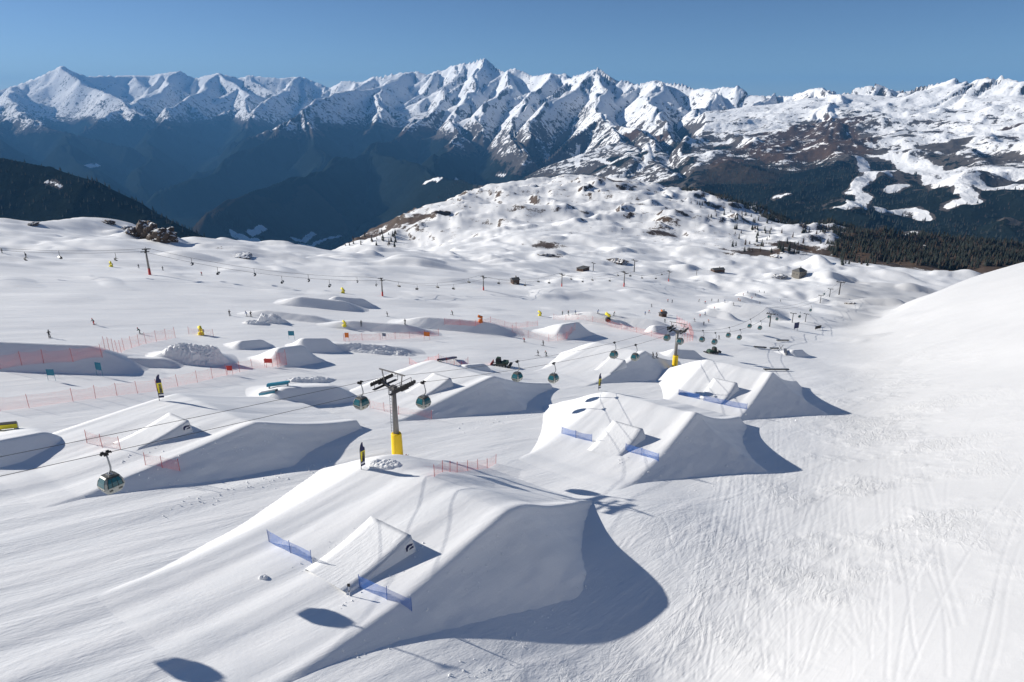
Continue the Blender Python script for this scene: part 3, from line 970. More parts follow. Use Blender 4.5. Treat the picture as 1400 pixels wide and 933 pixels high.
def patch_object(name, fx, fy, au, av, hfun, parent=None, groom=1.0, cut=0.1):
    """a mound lying on the slope: its own mesh, dropped to the slope at its rim"""
    A, Bv = np.meshgrid(au, av, indexing='ij')
    X, Y = fx(A, Bv), fy(A, Bv)
    M = hfun(X, Y)
    Z = base_height(X, Y) + M - 0.10 * (1 - sstep(0.0, 0.2, M))
    n, m = X.shape
    keep = M > 0.035
    kf = keep[:-1, :-1] | keep[1:, :-1] | keep[1:, 1:] | keep[:-1, 1:]
    i = np.arange(n * m).reshape(n, m)
    q = np.stack([i[:-1, :-1], i[1:, :-1], i[1:, 1:], i[:-1, 1:]], -1)[kf]
    used = np.unique(q); remap = np.full(n * m, -1); remap[used] = np.arange(len(used))
    co = np.stack([X, Y, Z], -1).reshape(-1, 3)[used]
    q = remap[q]
    me = bpy.data.meshes.new(name)
    me.from_pydata(co.tolist(), [], q.tolist())
    me.polygons.foreach_set('use_smooth', np.ones(len(q), bool))
    for k_, v in (('groom', groom), ('cut', cut), ('rock', -1.0)):
        a = me.attributes.new(k_, 'FLOAT', 'POINT'); a.data.foreach_set('value', np.full(len(co), v, np.float32))
    if me.polygons and me.polygons[0].normal.z < 0: me.flip_normals()
    me.materials.append(SNOW)
    o = bpy.data.objects.new(name, me); COL.objects.link(o)
    if parent is not None: o.parent = parent
    return o

for B in BERMS:
    c, s = B['c']
    st = 0.45 if B['y'] < 260 else 0.8
    au = np.arange(-B['L'] * 0.52, B['L'] * 0.52, st)
    av = np.arange(-B['back'] - 1, B['h'] * 1.3 + 1, st * 0.8)
    o = patch_object('snow_bank', lambda A, V: B['x'] + A * c + V * s, lambda A, V: B['y'] + A * s - V * c, au, av,
                     lambda X, Y: berm_height(X, Y, B))
    tag(o, B['label'], 'snow bank', 'snow banks and rollers of the funpark')

# ------------------------------------------------------------------ the six big jumps
JUMP_LABEL = dict(
    A='nearest big snow jump with two blue nets and an emblem on its kicker',
    B='middle snow jump of the right row with two blue nets at its kicker',
    C='farthest big snow jump of the right row beside the second pylon',
    D='big snow jump left of the gondola pylon with a broad shaded side',
    E='big snow jump straight behind the near gondola pylon',
    F='big snow jump just left of the second gondola pylon')

def make_jump(J):
    hx, hy = J['h']
    root = empty('snow_jump', (J['x'], J['y'], gz(J['x'], J['y'])), 0, JUMP_LABEL[J['key']], 'snow jump', 'big jumps of the snow park')
    inv = Matrix.Translation(-Vector(root.location))
    w = J['w'] / 2
    au = np.arange(J['start'] - 8, J['crest'] + J['hc'] / 0.34 + 6, 0.37)
    b0 = J.get('b0', 0.0)
    av = np.arange(b0 - w - 14, b0 + w + 22, 0.37)
    o = patch_object('mound', lambda A, V: J['x'] + A * hx + V * hy, lambda A, V: J['y'] + A * hy - V * hx, au, av,
                     lambda X, Y: jump_height(X, Y, J)[0], None, 0.45, 0.10)
    o.data.transform(inv); o.parent = root
    # kicker: a curved ramp standing on the mound
    bm = bmesh.new()
    n = 18; kw = J['kw'] / 2; L = J['kl_']
    def pt(a, b, up):
        x, y = J['x'] + a * hx + b * hy, J['y'] + a * hy - b * hx
        return Vector((x, y, gz(x, y) + up)) - Vector(root.location)
    z0 = gz(J['x'] - L * hx, J['y'] - L * hy); zl = gz(J['x'], J['y'])
    rows = []
    for i in range(n + 1):
        t = i / n
        a = -L + L * t
        up = J['lip'] * (t ** 1.7) + 0.02
        fl = 0.55 * up
        x, y = J['x'] + a * hx, J['y'] + a * hy
        zc = gz(x, y)
        P0 = pt(a, -kw - fl, -0.25)
        P1 = pt(a, -kw, 0); P1.z = zc + up - root.location.z
        P2 = pt(a, kw, 0); P2.z = zc + up - root.location.z
        P3_ = pt(a, kw + fl, -0.25)
        mid = [P1.lerp(P2, q / 6) for q in range(7)]
        rows.append([bm.verts.new(v) for v in [P0] + mid + [P3_]])
    for r0, r1 in zip(rows[:-1], rows[1:]):
        for j in range(len(r0) - 1):
            f = bm.faces.new((r0[j], r0[j + 1], r1[j + 1], r1[j]))
            f.smooth = True
    last = rows[-1]
    back = [bm.verts.new(pt(0.25, -kw - 0.5, -0.3)), bm.verts.new(pt(0.25, kw + 0.5, -0.3))]
    bm.faces.new([last[0]] + [back[0], back[1]] + [last[-1]] + last[-2:0:-1])
    for r_ in rows:                                              # sharp side edges
        pass
    for e in bm.edges:
        if len(e.link_faces) == 2 and e.calc_face_angle(0) > 0.5: e.smooth = False
    bmesh.ops.recalc_face_normals(bm, faces=bm.faces)
    me = bpy.data.meshes.new('kicker'); bm.to_mesh(me); bm.free(); me.materials.append(PACKED)
    ko = bpy.data.objects.new('kicker', me); COL.objects.link(ko); ko.parent = root
    # emblem on the right cheek, near the lip
    if J['key'] in 'AD':
        e = MB()
        def cp(a, v):                                            # point on the cheek: a along, v 0 foot .. 1 top
            t = (a + L) / L; up = J['lip'] * (t ** 1.7)
            return pt(a, kw + 0.55 * up * (1 - v) + 0.03, up * v)
        board = [cp(-1.25, 0.42), cp(-0.15, 0.30), cp(-0.1, 0.96), cp(-1.15, 0.96)]
        e.poly(board, Vector((hy, -hx, 0.35)) * 0.05)
        pb = e.build('logo_board', WHITE, ko)
        g = MB()
        off = Vector((hy, -hx, 0.35)) * 0.06
        ring = []
        C0 = (board[0] + board[1] + board[2] + board[3]) / 4
        ux = (board[1] - board[0]); uz = (board[3] - board[0])
        def lp(u, v): return board[0] + ux * u + uz * v + off
        g.poly([lp(.08, .15), lp(.22, .10), lp(.30, .45), lp(.52, .62), lp(.78, .58), lp(.92, .78), lp(.60, .92), lp(.28, .90), lp(.10, .62)], off * 0.4)
        g.poly([lp(.40, .18), lp(.88, .20), lp(.92, .46), lp(.70, .44), lp(.52, .36)], off * 0.4)
        g.build('emblem', NAVY, pb)
    return root
for J in JUMPS: make_jump(J)

# crumbs of snow left along the feet of the banks and kickers
crng = random.Random(17)
cm = bmesh.new()
tet = [Vector(v) for v in ((1, 0, -.4), (-.6, .8, -.4), (-.5, -.9, -.4), (.1, .1, .9), (.5, .7, .3))]
for J in JUMPS:
    hx, hy = J['h']; b0 = J.get('b0', 0.0); w_ = J['w'] / 2
    for i in range(170 if J['key'] in 'AD' else 90):
        if i % 4 == 0:                                     # round the kicker
            a_, b_ = crng.uniform(-J['kl_'] - 2, 1.5), crng.choice((-1, 1)) * (J['kw'] / 2 + abs(crng.gauss(0.7, 0.5)))
        else:                                              # down the right-hand side and along its foot
            a_ = crng.uniform(J['start'] + 4, J['crest'] + 6); b_ = b0 + w_ + crng.choice((crng.uniform(0, 3), crng.gauss(9, 1.2)))
        x_, y_ = J['x'] + a_ * hx + b_ * hy, J['y'] + a_ * hy - b_ * hx
        r_ = crng.uniform(0.03, 0.13) * (1.5 if crng.random() < 0.08 else 1)
        c_ = Vector((x_, y_, gz(x_, y_) + r_ * 0.2)); R_ = Matrix.Rotation(crng.uniform(0, 6), 3, 'Z')
        v_ = [cm.verts.new(c_ + (R_ @ q) * r_ * crng.uniform(.8, 1.2)) for q in tet]
        bmesh.ops.convex_hull(cm, input=v_)
cme = bpy.data.meshes.new('snow_crumbs'); cm.to_mesh(cme); cm.free(); cme.materials.append(PACKED)
co_ = bpy.data.objects.new('snow_crumbs', cme); COL.objects.link(co_); tag(co_, kind='stuff')

# ------------------------------------------------------------------ nets on posts
def net_fence(pts, height, post_step, net, post_mat, label, group, name='safety_net', post_r=0.035, sag=0.0):
    P = [at(*p) if len(p) == 2 else Vector(p) for p in pts]
    root = empty(name, P[0], 0, label, 'net fence', group)
    O = P[0]
    S = [P[0]]
    for a, b in zip(P[:-1], P[1:]):
        n = max(1, int(round((b - a).length / post_step)))
        for i in range(1, n + 1):
            q = a.lerp(b, i / n)
            S.append(Vector((q.x, q.y, gz(q.x, q.y))))
    bm = bmesh.new(); uvl = bm.loops.layers.uv.new('UVMap')
    u = 0.0; prev = None
    cols = [(S[0], 1.0)]
    for p0, p1 in zip(S[:-1], S[1:]):                       # the net hangs a little slack between its posts
        sg_ = random.uniform(0.03, 0.16)
        for f_ in (0.25, 0.5, 0.75, 1.0):
            cols.append((p0.lerp(p1, f_), 1.0 - sg_ * 4 * f_ * (1 - f_)))
    for i, (q, hf) in enumerate(cols):
        if i: u += (q - cols[i - 1][0]).length
        lean = 0.05 * math.sin(i * 1.3)
        gq = q.copy()
        if i % 4: gq.z = gz(q.x, q.y)
        a = bm.verts.new(gq - O + Vector((lean * 0.4, -lean * 0.6, 0.03))); b = bm.verts.new(q - O + Vector((lean, lean * 0.7, height * hf)))
        if prev:
            f = bm.faces.new((prev[0], a, b, prev[1]))
            for lo, uv in zip(f.loops, ((prev[2], 0), (u, 0), (u, height), (prev[2], height))): lo[uvl].uv = uv
        prev = (a, b, u)
    me = bpy.data.meshes.new('net'); bm.to_mesh(me); bm.free(); me.materials.append(net)
    no = bpy.data.objects.new('net', me); COL.objects.link(no); no.parent = root
    key = (round(height, 2), post_mat.name, post_r)
    if key not in POSTS:
        m = MB().tube([(0, 0, -0.3), (0, 0, height + 0.12)], post_r, 6)
        bmesh.ops.recalc_face_normals(m.bm, faces=m.bm.faces)
        pm = bpy.data.meshes.new('post'); m.bm.to_mesh(pm); m.bm.free(); pm.materials.append(post_mat); POSTS[key] = pm
    for q in S:
        po = bpy.data.objects.new('post', POSTS[key]); COL.objects.link(po); po.parent = root; po.location = q - O
        po.rotation_euler = (random.uniform(-.04, .04), random.uniform(-.04, .04), 0)
    return root
POSTS = {}
BG = 'blue nets beside the kickers'
RG = 'red and pink nets along the pistes'
net_fence([(368, 741), (397, 756), (426, 770)], 1.35, 4.5, BLUENET, BLUE, 'blue net left of the nearest kicker', BG)
net_fence([(492, 804), (529, 820), (563, 836)], 1.35, 4.5, BLUENET, BLUE, 'blue net right of the nearest kicker beside the marker post', BG)
net_fence([(768, 593), (787, 599), (809, 604)], 1.35, 4.5, BLUENET, BLUE, 'blue net left of the middle kicker in the right row', BG)
net_fence([(855, 617), (877, 623), (900, 631)], 1.35, 4.5, BLUENET, BLUE, 'blue net right of the middle kicker in the right row', BG)
net_fence([(928, 540), (956, 546)], 1.35, 4.5, BLUENET, BLUE, 'blue net left of the farthest kicker in the right row', BG)
net_fence([(962, 548), (1021, 560)], 1.35, 4.5, BLUENET, BLUE, 'long blue net across the foot of the farthest kicker', BG)
for pts, h, st, mat, lab in [
    ([(0, 505), (30, 500), (60, 497), (100, 495), (140, 489), (170, 479), (200, 470), (240, 462)], 2.6, 3.2, REDNET2, 'long tall red net along the left piste above the shaded hollow'),
    ([(0, 562), (40, 558), (100, 549), (160, 541), (215, 535), (270, 523), (310, 513), (345, 505), (383, 497)], 2.2, 4.2, REDNET2, 'long red net that passes behind the black and yellow banner'),
    ([(258, 457), (275, 459), (292, 460)], 1.8, 2.5, REDNET2, 'short orange net round the yellow snow gun on the heap'),
    ([(119, 606), (140, 612), (165, 615)], 1.8, 3.5, REDNET, 'short red net left of the kicker of the big left jump'),
    ([(199, 636), (222, 640), (246, 644)], 1.6, 3.5, REDNET, 'short red net right of the kicker of the big left jump'),
    ([(506, 558), (545, 567), (590, 573)], 1.6, 4.0, REDNET2, 'pink net crossing behind the pole of the near gondola pylon'),
    ([(594, 652), (625, 646), (678, 634)], 1.5, 3.5, REDNET, 'pale red net right of the yellow pylon base'),
    ([(470, 466), (520, 465), (560, 463), (600, 459)], 2.0, 6.0, REDNET, 'faint pink net below the long flat roller'),
    ([(608, 444), (650, 446), (690, 447), (735, 446)], 2.0, 6.0, REDNET, 'faint pink net in front of the orange machine'),
    ([(700, 454), (722, 462), (750, 467), (775, 464), (786, 452)], 2.4, 5.0, REDNET2, 'pink net curving round the foot of the curved bank'),
    ([(757, 437), (790, 437), (830, 444), (870, 455), (912, 466)], 2.2, 6.0, REDNET2, 'long pink net along the top of the curling bank'),
    ([(925, 441), (942, 452), (947, 466), (935, 470)], 3.4, 4.0, REDNET2, 'dense pink net behind the second gondola pylon'),
    ([(560, 498), (600, 494), (640, 497)], 1.6, 5.0, REDNET, 'faint pink net near the dark slide box'),
    ([(380, 502), (392, 499)], 3.4, 2.5, REDNET2, 'tall standing red panel on the steep bank'),
]:
    net_fence(pts, h, st, mat, RED, lab, RG)

# ------------------------------------------------------------------ gondola lift
LX, LY = 0.56, 0.8285                    # heading of the lift line, downhill
LINE_RZ = math.atan2(-LX, LY)

def make_pylon(h):
    root = empty('gondola_pylon', (0, 0, 0), 0, '', 'lift pylon', 'pylons of the gondola lift')
    m = MB(); n = 10
    m.tube([(0, 0, -1.5), (0, 0, 0.0), (0, 0, 4.6), (0, 0, 4.75)], [0.92, 0.84, 0.77, 0.70], 8)
    pad = m.build('yellow_pad', YELLOW, root)
    MB().tube([(0, 0, 4.2), (0, 0, h * 0.6), (0, 0, h - 0.4)], [0.45, 0.38, 0.32], 14).build('pole', POLE, root)
    lad = MB()
    for sx in (-0.2, 0.2): lad.bar((sx, -0.72, 5.2), (sx, -0.62, h - 0.6), 0.05)
    zz = 5.4
    while zz < h - 0.7:
        lad.bar((-0.2, -0.77 + 0.16 * (zz - 4.4) / (h - 5), zz), (0.2, -0.77 + 0.16 * (zz - 4.4) / (h - 5), zz), 0.035); zz += 0.45
    lad.build('ladder', STEEL, root)
    a = MB()
    for sg in (-1, 1):
        a.bar((0.2 * sg, 0, h - 0.75), (2.15 * sg, 0, h - 0.05), 0.40, 0.40)
    a.box((0, 0, h - 0.6), (0.9, 0.8, 0.7))
    a.build('crossarm', POLE, root, 0.03)
    g = MB()
    g.bar((-1.7, 0, h), (-2.0, 0, h + 1.75), 0.12); g.bar((1.5, 0, h), (1.8, 0, h + 1.75), 0.12)
    g.bar((-2.5, 0, h + 1.8), (2.3, 0, h + 1.8), 0.18, 0.14)
    g.build('gantry', POLE, root)
    cw = MB()
    for sg in (-1, 1):
        cw.box((sg * 1.55, 0, h - 0.42), (0.55, 4.6, 0.06))
        for yy in (-2.3, 0, 2.3): cw.bar((sg * 1.3, yy, h - 0.4), (sg * 1.3, yy, h + 0.55), 0.05)
        cw.bar((sg * 1.3, -2.3, h + 0.55), (sg * 1.3, 2.3, h + 0.55), 0.05)
    cw.build('catwalk', DARK, root)
    for sg in (-1, 1):
        t = MB().box((0, 0, 0), (0.14, 4.4, 0.22)).box((0, 0, -0.2), (0.24, 1.4, 0.3))
        tr = t.build('sheave_train', DARK, root, 0.0, (sg * 2.15, 0, h + 0.02))
        for i in range(10):
            w = MB().tube([(-0.09, 0, 0), (-0.05, 0, 0), (0.05, 0, 0), (0.09, 0, 0)], [0.26, 0.22, 0.22, 0.26], 10) if i == 0 and sg == -1 else None
            if w is not None:
                wo = w.build('sheave', RUBBER, tr); SH['m'] = wo.data
            else:
                wo = bpy.data.objects.new('sheave', SH['m']); COL.objects.link(wo); wo.parent = tr
            wo.location = (0, -1.98 + i * 0.44, 0.20)
    return root
SH = {}

def make_cabin():
    root = empty('gondola_cabin', (0, 0, 0), 0, '', 'gondola cabin', 'cabins of the gondola lift')
    # local origin: the rope at the grip
    z0 = -5.0
    prof = [(0.0, 0.60), (0.10, 0.72), (0.75, 0.98), (0.95, 1.0), (1.55, 0.90), (2.0, 0.70), (2.12, 0.55)]
    def corner(s, zz, e=0.24):
        hw, hl = 1.10 * s, 1.18 * s
        c = e * s
        return [(hw, -hl + c), (hw, hl - c), (hw - c, hl), (-hw + c, hl), (-hw, hl - c), (-hw, -hl + c), (-hw + c, -hl), (hw - c, -hl)]
    def shell(lo, hi, grow=0.0):
        bm = bmesh.new(); prev = None
        zs = [p for p in prof if lo - 1e-6 <= p[0] <= hi + 1e-6]
        first = None
        for zz, s in zs:
            ring = [bm.verts.new((x * (1 + grow), y * (1 + grow), z0 + zz)) for x, y in corner(s, zz)]
            if prev:
                for j in range(8): bm.faces.new((prev[j], prev[(j + 1) % 8], ring[(j + 1) % 8], ring[j]))
            else: bm.faces.new(ring[::-1])
            prev = ring
        bm.faces.new(prev)
        m = MB(); m.bm.free(); m.bm = bm
        return m
    def sc(zz):
        for (a, s), (b, t) in zip(prof[:-1], prof[1:]):
            if a <= zz <= b: return s + (t - s) * (zz - a) / (b - a)
        return prof[-1][1]
    body = shell(0.0, 0.95, 0.004).build('lower_shell', SILVER, root)
    inner = shell(0.75, 2.0, -0.03).build('interior', DARK, root)
    rf = shell(2.0, 2.12, 0.05)
    rf.box((0, 0, z0 + 2.16), (1.25, 1.3, 0.10)).build('roof', ROOF, root)
    def strip(i, j, lo, hi, u0, u1, out):
        """a panel on the side between ring corners i and j"""
        pts = []
        for zz, u in ((lo, u0), (lo, u1), (hi, u1), (hi, u0)):
            c = corner(sc(zz), zz)
            a, b = Vector((*c[i], z0 + zz)), Vector((*c[j], z0 + zz))
            p = a.lerp(b, u); p.x *= 1 + out; p.y *= 1 + out
            pts.append(p)
        return pts
    def panel(name, quads, mat, thick=0.03, parent=root):
        m = MB()
        for pts in quads:
            nrm = (pts[1] - pts[0]).cross(pts[3] - pts[0]).normalized()
            m.poly(pts, nrm * -thick)
        return m.build(name, mat, parent)
    for (i, j) in ((0, 1), (2, 3), (4, 5), (6, 7)):
        side = i in (0, 4)
        spans = [(0.06, 0.30), (0.34, 0.66), (0.70, 0.94)] if side else [(0.07, 0.93)]
        for u0, u1 in spans:
            panel('window', [strip(i, j, 0.98, 1.52, u0, u1, 0.006), strip(i, j, 1.50, 1.96, u0, u1, 0.005)], TEAL)
        if side:
            panel('door_frame', [strip(i, j, 0.12, 0.96, 0.32, 0.335, 0.02), strip(i, j, 0.12, 0.96, 0.49, 0.51, 0.02), strip(i, j, 0.12, 0.96, 0.665, 0.68, 0.02)], ROOF)
            panel('ski_rack', [strip(i, j, 0.42, 0.62, 0.10, 0.31, 0.09), strip(i, j, 0.42, 0.62, 0.69, 0.9, 0.09)], ROOF, 0.1)
        else:
            panel('bumper', [strip(i, j, 0.60, 0.80, 0.05, 0.95, 0.05)], ROOF, 0.06)
    for c_ in ((1, 2), (3, 4), (5, 6), (7, 0)):
        panel('pillar', [strip(c_[0], c_[1], 0.96, 1.55, 0.0, 1.0, 0.012), strip(c_[0], c_[1], 1.55, 2.0, 0.0, 1.0, 0.012)], SILVER)
    h = MB().tube([(0, 0, z0 + 2.15), (0, 0.0, z0 + 2.35), (0.55, 0, z0 + 2.95), (0.62, 0, z0 + 3.4), (0.35, 0, z0 + 4.4), (0.12, 0, -0.15)], [0.10, 0.10, 0.11, 0.11, 0.09, 0.08], 8)
    h.box((0, 0, z0 + 2.28), (0.9, 0.5, 0.08)).build('hanger', STEEL, root)
    g = MB().box((0.02, 0, -0.02), (0.22, 1.25, 0.20)).box((0.10, 0.0, -0.22), (0.26, 0.5, 0.22)).box((-0.14, 0.3, 0.10), (0.18, 0.35, 0.18)).box((-0.14, -0.3, 0.10), (0.18, 0.35, 0.18))
    gp = g.build('grip', DARK, root, 0.02)
    for yy in (-0.55, 0.55): MB().tube([(0.1, yy, -0.05), (0.24, yy, -0.05)], 0.10, 8).build('guide_wheel', RUBBER, gp)
    return root

PY_H = 12.3
pylon = make_pylon(PY_H)
T1 = (-16.6, 88.0); T2 = (45.3, 177.0)
def base3(t): return Vector((t[0], t[1], gz(*t)))
p3 = at(1052, 447)
T3 = (p3.x, p3.y)
place(pylon, USED, base3(T1), LINE_RZ, 'near tall gondola pylon with a bright yellow padded base')
t2 = base3(T2)
place(pylon, USED, t2, LINE_RZ, 'second gondola pylon with a yellow base, farther down the line')
def rope_top(t, h=PY_H): return base3(t) + Vector((0, 0, h + 0.52))
top1, top2 = rope_top(T1), rope_top(T2)
H3 = 8.5
top3 = rope_top(T3, H3)
side = Vector((LY, -LX, 0))             # to the right of the line, looking downhill
top0 = top1 - Vector((LX, LY, 0)) * 120 + Vector((0, 0, 23.5))
p4 = at(1148, 404); top4 = Vector((p4.x, p4.y, p4.z + 10.0))
LINE_PTS = {}
for sg, nm in ((-1, 'far'), (1, 'near')):
    ends = [top0, top1, top2, top3, top4]
    pts = []
    for i, (a, b) in enumerate(zip(ends[:-1], ends[1:])):
        sag = [0.8, 1.8, 5.0, 5.0][i]
        for q in range(24):
            t = q / 24
            p = a.lerp(b, t) + side * (2.15 * sg); p.z -= 4 * sag * t * (1 - t)
            pts.append(p)
    pts.append(ends[-1] + side * (2.15 * sg))
    LINE_PTS[nm] = pts
    m = MB()
    rr = [0.027 if p.length < 150 else 0.034 if p.length < 260 else 0.05 for p in pts]
    O = Vector(top1)
    o = m.tube([p - O for p in pts], rr, 5).build('haul_rope', DARK, None, 0, O)
    tag(o, 'dark steel rope on the %s side of the gondola line, %s' % (('left', 'upper of the two') if nm == 'far' else ('right', 'lower of the two')), 'rope', 'ropes of the gondola lift')

def rope_at(nm, px, lo=0.0, hi=1e9):
    """where a rope passes a picture column"""
    pts = LINE_PTS[nm]
    for a, b in zip(pts[:-1], pts[1:]):
        pa, _, da = project(*a); pb, _, db = project(*b)
        if da < 8: continue
        if min(pa, pb) <= px <= max(pa, pb) and lo <= a.y <= hi:
            return a.lerp(b, (px - pa) / (pb - pa + 1e-9))
    return None
cabin = make_cabin()
CS = 0.77
CAB = [('near', 143, 0, 80, 'nearest gondola cabin, hanging at the left edge of the park'),
       ('far', 492, 60, 100, 'gondola cabin just left of the near pylon head'),
       ('near', 578, 60, 120, 'gondola cabin just right of the near pylon head'),
       ('far', 707, 100, 175, 'left cabin of the pair above the big jump behind the near pylon'),
       ('near', 757, 100, 175, 'right cabin of the pair above the big jump behind the near pylon'),
       ('far', 840, 120, 185, 'left cabin of the pair left of the second pylon'),
       ('near', 869, 120, 185, 'right cabin of the pair left of the second pylon'),
       ('far', 913, 150, 190, 'gondola cabin touching the left of the second pylon head'),
       ('near', 931, 170, 230, 'gondola cabin directly below the second pylon head'),
       ('far', 961, 180, 500, 'first small cabin beyond the second pylon'),
       ('near', 978, 180, 500, 'second small cabin beyond the second pylon'),
       ('far', 997, 180, 500, 'third small cabin beyond the second pylon'),
       ('near', 1012, 180, 500, 'fourth small cabin beyond the second pylon'),
       ('far', 1026, 180, 500, 'fifth small cabin beyond the second pylon'),
       ('near', 1040, 180, 500, 'sixth small cabin beyond the second pylon, nearest the distant pylons')]
for nm, px, lo, hi, lab in CAB:
    p = rope_at(nm, px, lo, hi)
    if p is None:
        print('no rope at', nm, px); continue
    o = place(cabin, USED, p, LINE_RZ, lab)
    o.rotation_euler.x = random.uniform(-.03, .03); o.scale = (CS, CS, CS)
# the cabin on the other rope whose shadow falls across the run-in, just outside the frame
p = None
pts = LINE_PTS['far']
best = min(pts, key=lambda q: abs(q.y - 49.2))
o = place(cabin, USED, best, LINE_RZ, 'gondola cabin just beyond the left picture edge, casting the lower of the two cabin shadows'); o.scale = (CS, CS, CS)
print('lift', round(time.time() - T0, 1))
# ------------------------------------------------------------------ chairlift across the moraine
def make_chair_pylon():
    root = empty('chairlift_pylon', (0, 0, 0), 0, '', 'lift pylon', 'pylons of the chairlift across the moraine')
    MB().tube([(0, 0, -1), (0, 0, 0), (0, 0, 3.0)], [0.75, 0.62, 0.56], 8).build('red_base', RED, root)
    MB().tube([(0, 0, 2.9), (0, 0, 11.2)], [0.50, 0.36], 8).build('pole', POLE, root)
    MB().box((0, 0, 11.0), (6.4, 0.5, 0.5)).box((0, 0, 11.5), (0.6, 0.6, 0.8)).build('crossarm', DARK, root)
    for sg in (-1, 1):
        MB().box((sg * 3.0, 0, 11.35), (0.35, 3.6, 0.36)).build('sheave_train', DARK, root)
        MB().bar((sg * 1.2, 0, 11.2), (sg * 1.8, 0, 12.6), 0.14).build('lifting_post', DARK, root)
    return root

def make_chair():
    root = empty('lift_chair', (0, 0, 0), 0, '', 'lift chair', 'chairs hanging on the chairlift across the moraine')
    MB().tube([(0, 0, 0), (0.15, 0, -0.6), (0.3, 0, -1.6), (0.1, 0, -2.3)], 0.09, 6).build('hanger', DARK, root)
    b = MB().box((0, -0.1, -3.5), (2.3, 0.75, 0.16)).box((0, -0.48, -3.1), (2.3, 0.12, 0.75))
    b.bar((-1.1, -0.4, -3.4), (0, -0.1, -2.3), 0.1).bar((1.1, -0.4, -3.4), (0, -0.1, -2.3), 0.1)
    b.build('seat', BLACK, root)
    h = MB()
    h.poly([(-1.15, -0.5, -2.75), (1.15, -0.5, -2.75), (1.15, 0.25, -2.45), (-1.15, 0.25, -2.45)], (0, 0, 0.05))
    h.poly([(-1.15, 0.25, -2.45), (1.15, 0.25, -2.45), (1.15, 0.75, -2.95), (-1.15, 0.75, -2.95)], (0, 0, 0.05))
    h.build('bubble', ROOF, root)
    return root

def pylon_at(proto, px, py, h_nominal, ptop, rz, lab, cover=None):
    b = at(px, py)
    dep = b.y * CP - b.z * SP
    h = max(3.0, (py - ptop) * dep / 933.33 * 1.04)
    o = place(proto, USED, b, rz, lab)
    sc = h / h_nominal
    o.scale = (min(sc, 1.25), min(sc, 1.25), sc)
    return b, h

cp_ = make_chair_pylon()
CHL = [(-170, 362, 328, 'x'), (205, 376, 340, 'tall chairlift pylon with a red base alone on the left piste'),
       (523, 405, 380, 'chairlift pylon nearest the middle, all grey above a snow hump'),
       (661, 397, 377, 'second chairlift pylon from the middle, beside small hanging chairs'),
       (768, 392, 374, 'chairlift pylon right of the small brown shed'),
       (853, 392, 371, 'chairlift pylon in front of a long shadow below the brown knoll'),
       (914, 385, 370, 'last chairlift pylon of the row, below the far huts')]
tops = []
for px, py, ptop, lab in CHL:
    if lab == 'x':
        b = at(40, 376); q = at(205, 376); b = q + (b - q) * 2.2; b.z = gz(b.x, b.y)
        tops.append(b + Vector((0, 0, 12))); continue
    i = len(tops)
    b, h = pylon_at(cp_, px, py, 12.6, ptop, 0.0, lab)
    tops.append(b + Vector((0, 0, h * 0.92)))
for o in [c for c in COL.objects if c.name.startswith('chairlift_pylon')]:
    o.rotation_euler.z = rad(-68)
CH_PTS = {}
for sg, nm in ((-1, 'a'), (1, 'b')):
    pts = []
    for i in range(len(tops) - 1):
        a, b = tops[i], tops[i + 1]
        d = (b - a).to_2d().normalized(); sd = Vector((d.y, -d.x, 0)) * 3.0 * sg
        for q in range(14):
            t = q / 14
            p = a.lerp(b, t) + sd; p.z -= 4 * 3.0 * t * (1 - t); pts.append(p)
    pts.append(tops[-1] + sd)
    CH_PTS[nm] = pts
    O = pts[0].copy()
    o = MB().tube([p - O for p in pts], 0.055, 4).build('haul_rope', DARK, None, 0, O)
    tag(o, '%s rope of the chairlift crossing the moraine from the left edge' % ('farther' if nm == 'a' else 'nearer'), 'rope', 'ropes of the chairlift')
chair = make_chair()
def chair_at(nm, px):
    pts = CH_PTS[nm]
    for a, b in zip(pts[:-1], pts[1:]):
        pa, _, da = project(*a); pb, _, db = project(*b)
        if da > 5 and min(pa, pb) <= px <= max(pa, pb): return a.lerp(b, (px - pa) / (pb - pa + 1e-9)), b - a
    return None
for i, px in enumerate([33, 80, 157, 261, 297, 347, 385, 421, 450, 488, 514, 545, 570, 598, 620, 641, 682, 705, 718, 736, 751, 781, 797, 810, 834, 845, 862, 878, 897, 905]):
    r_ = chair_at('a' if i % 2 else 'b', px)
    if r_ is None: print('no chair', px); continue
    p, d = r_
    far = px > 450
    o = place(chair, USED, p, math.atan2(-d.x, d.y) + (math.pi if i % 2 else 0),
              'small dark chair hanging in the row right of the middle chairlift pylons' if far else 'dark chair hanging over the left piste near the tall red based pylon')
    o.scale = (0.62,) * 3 if far else (0.8,) * 3

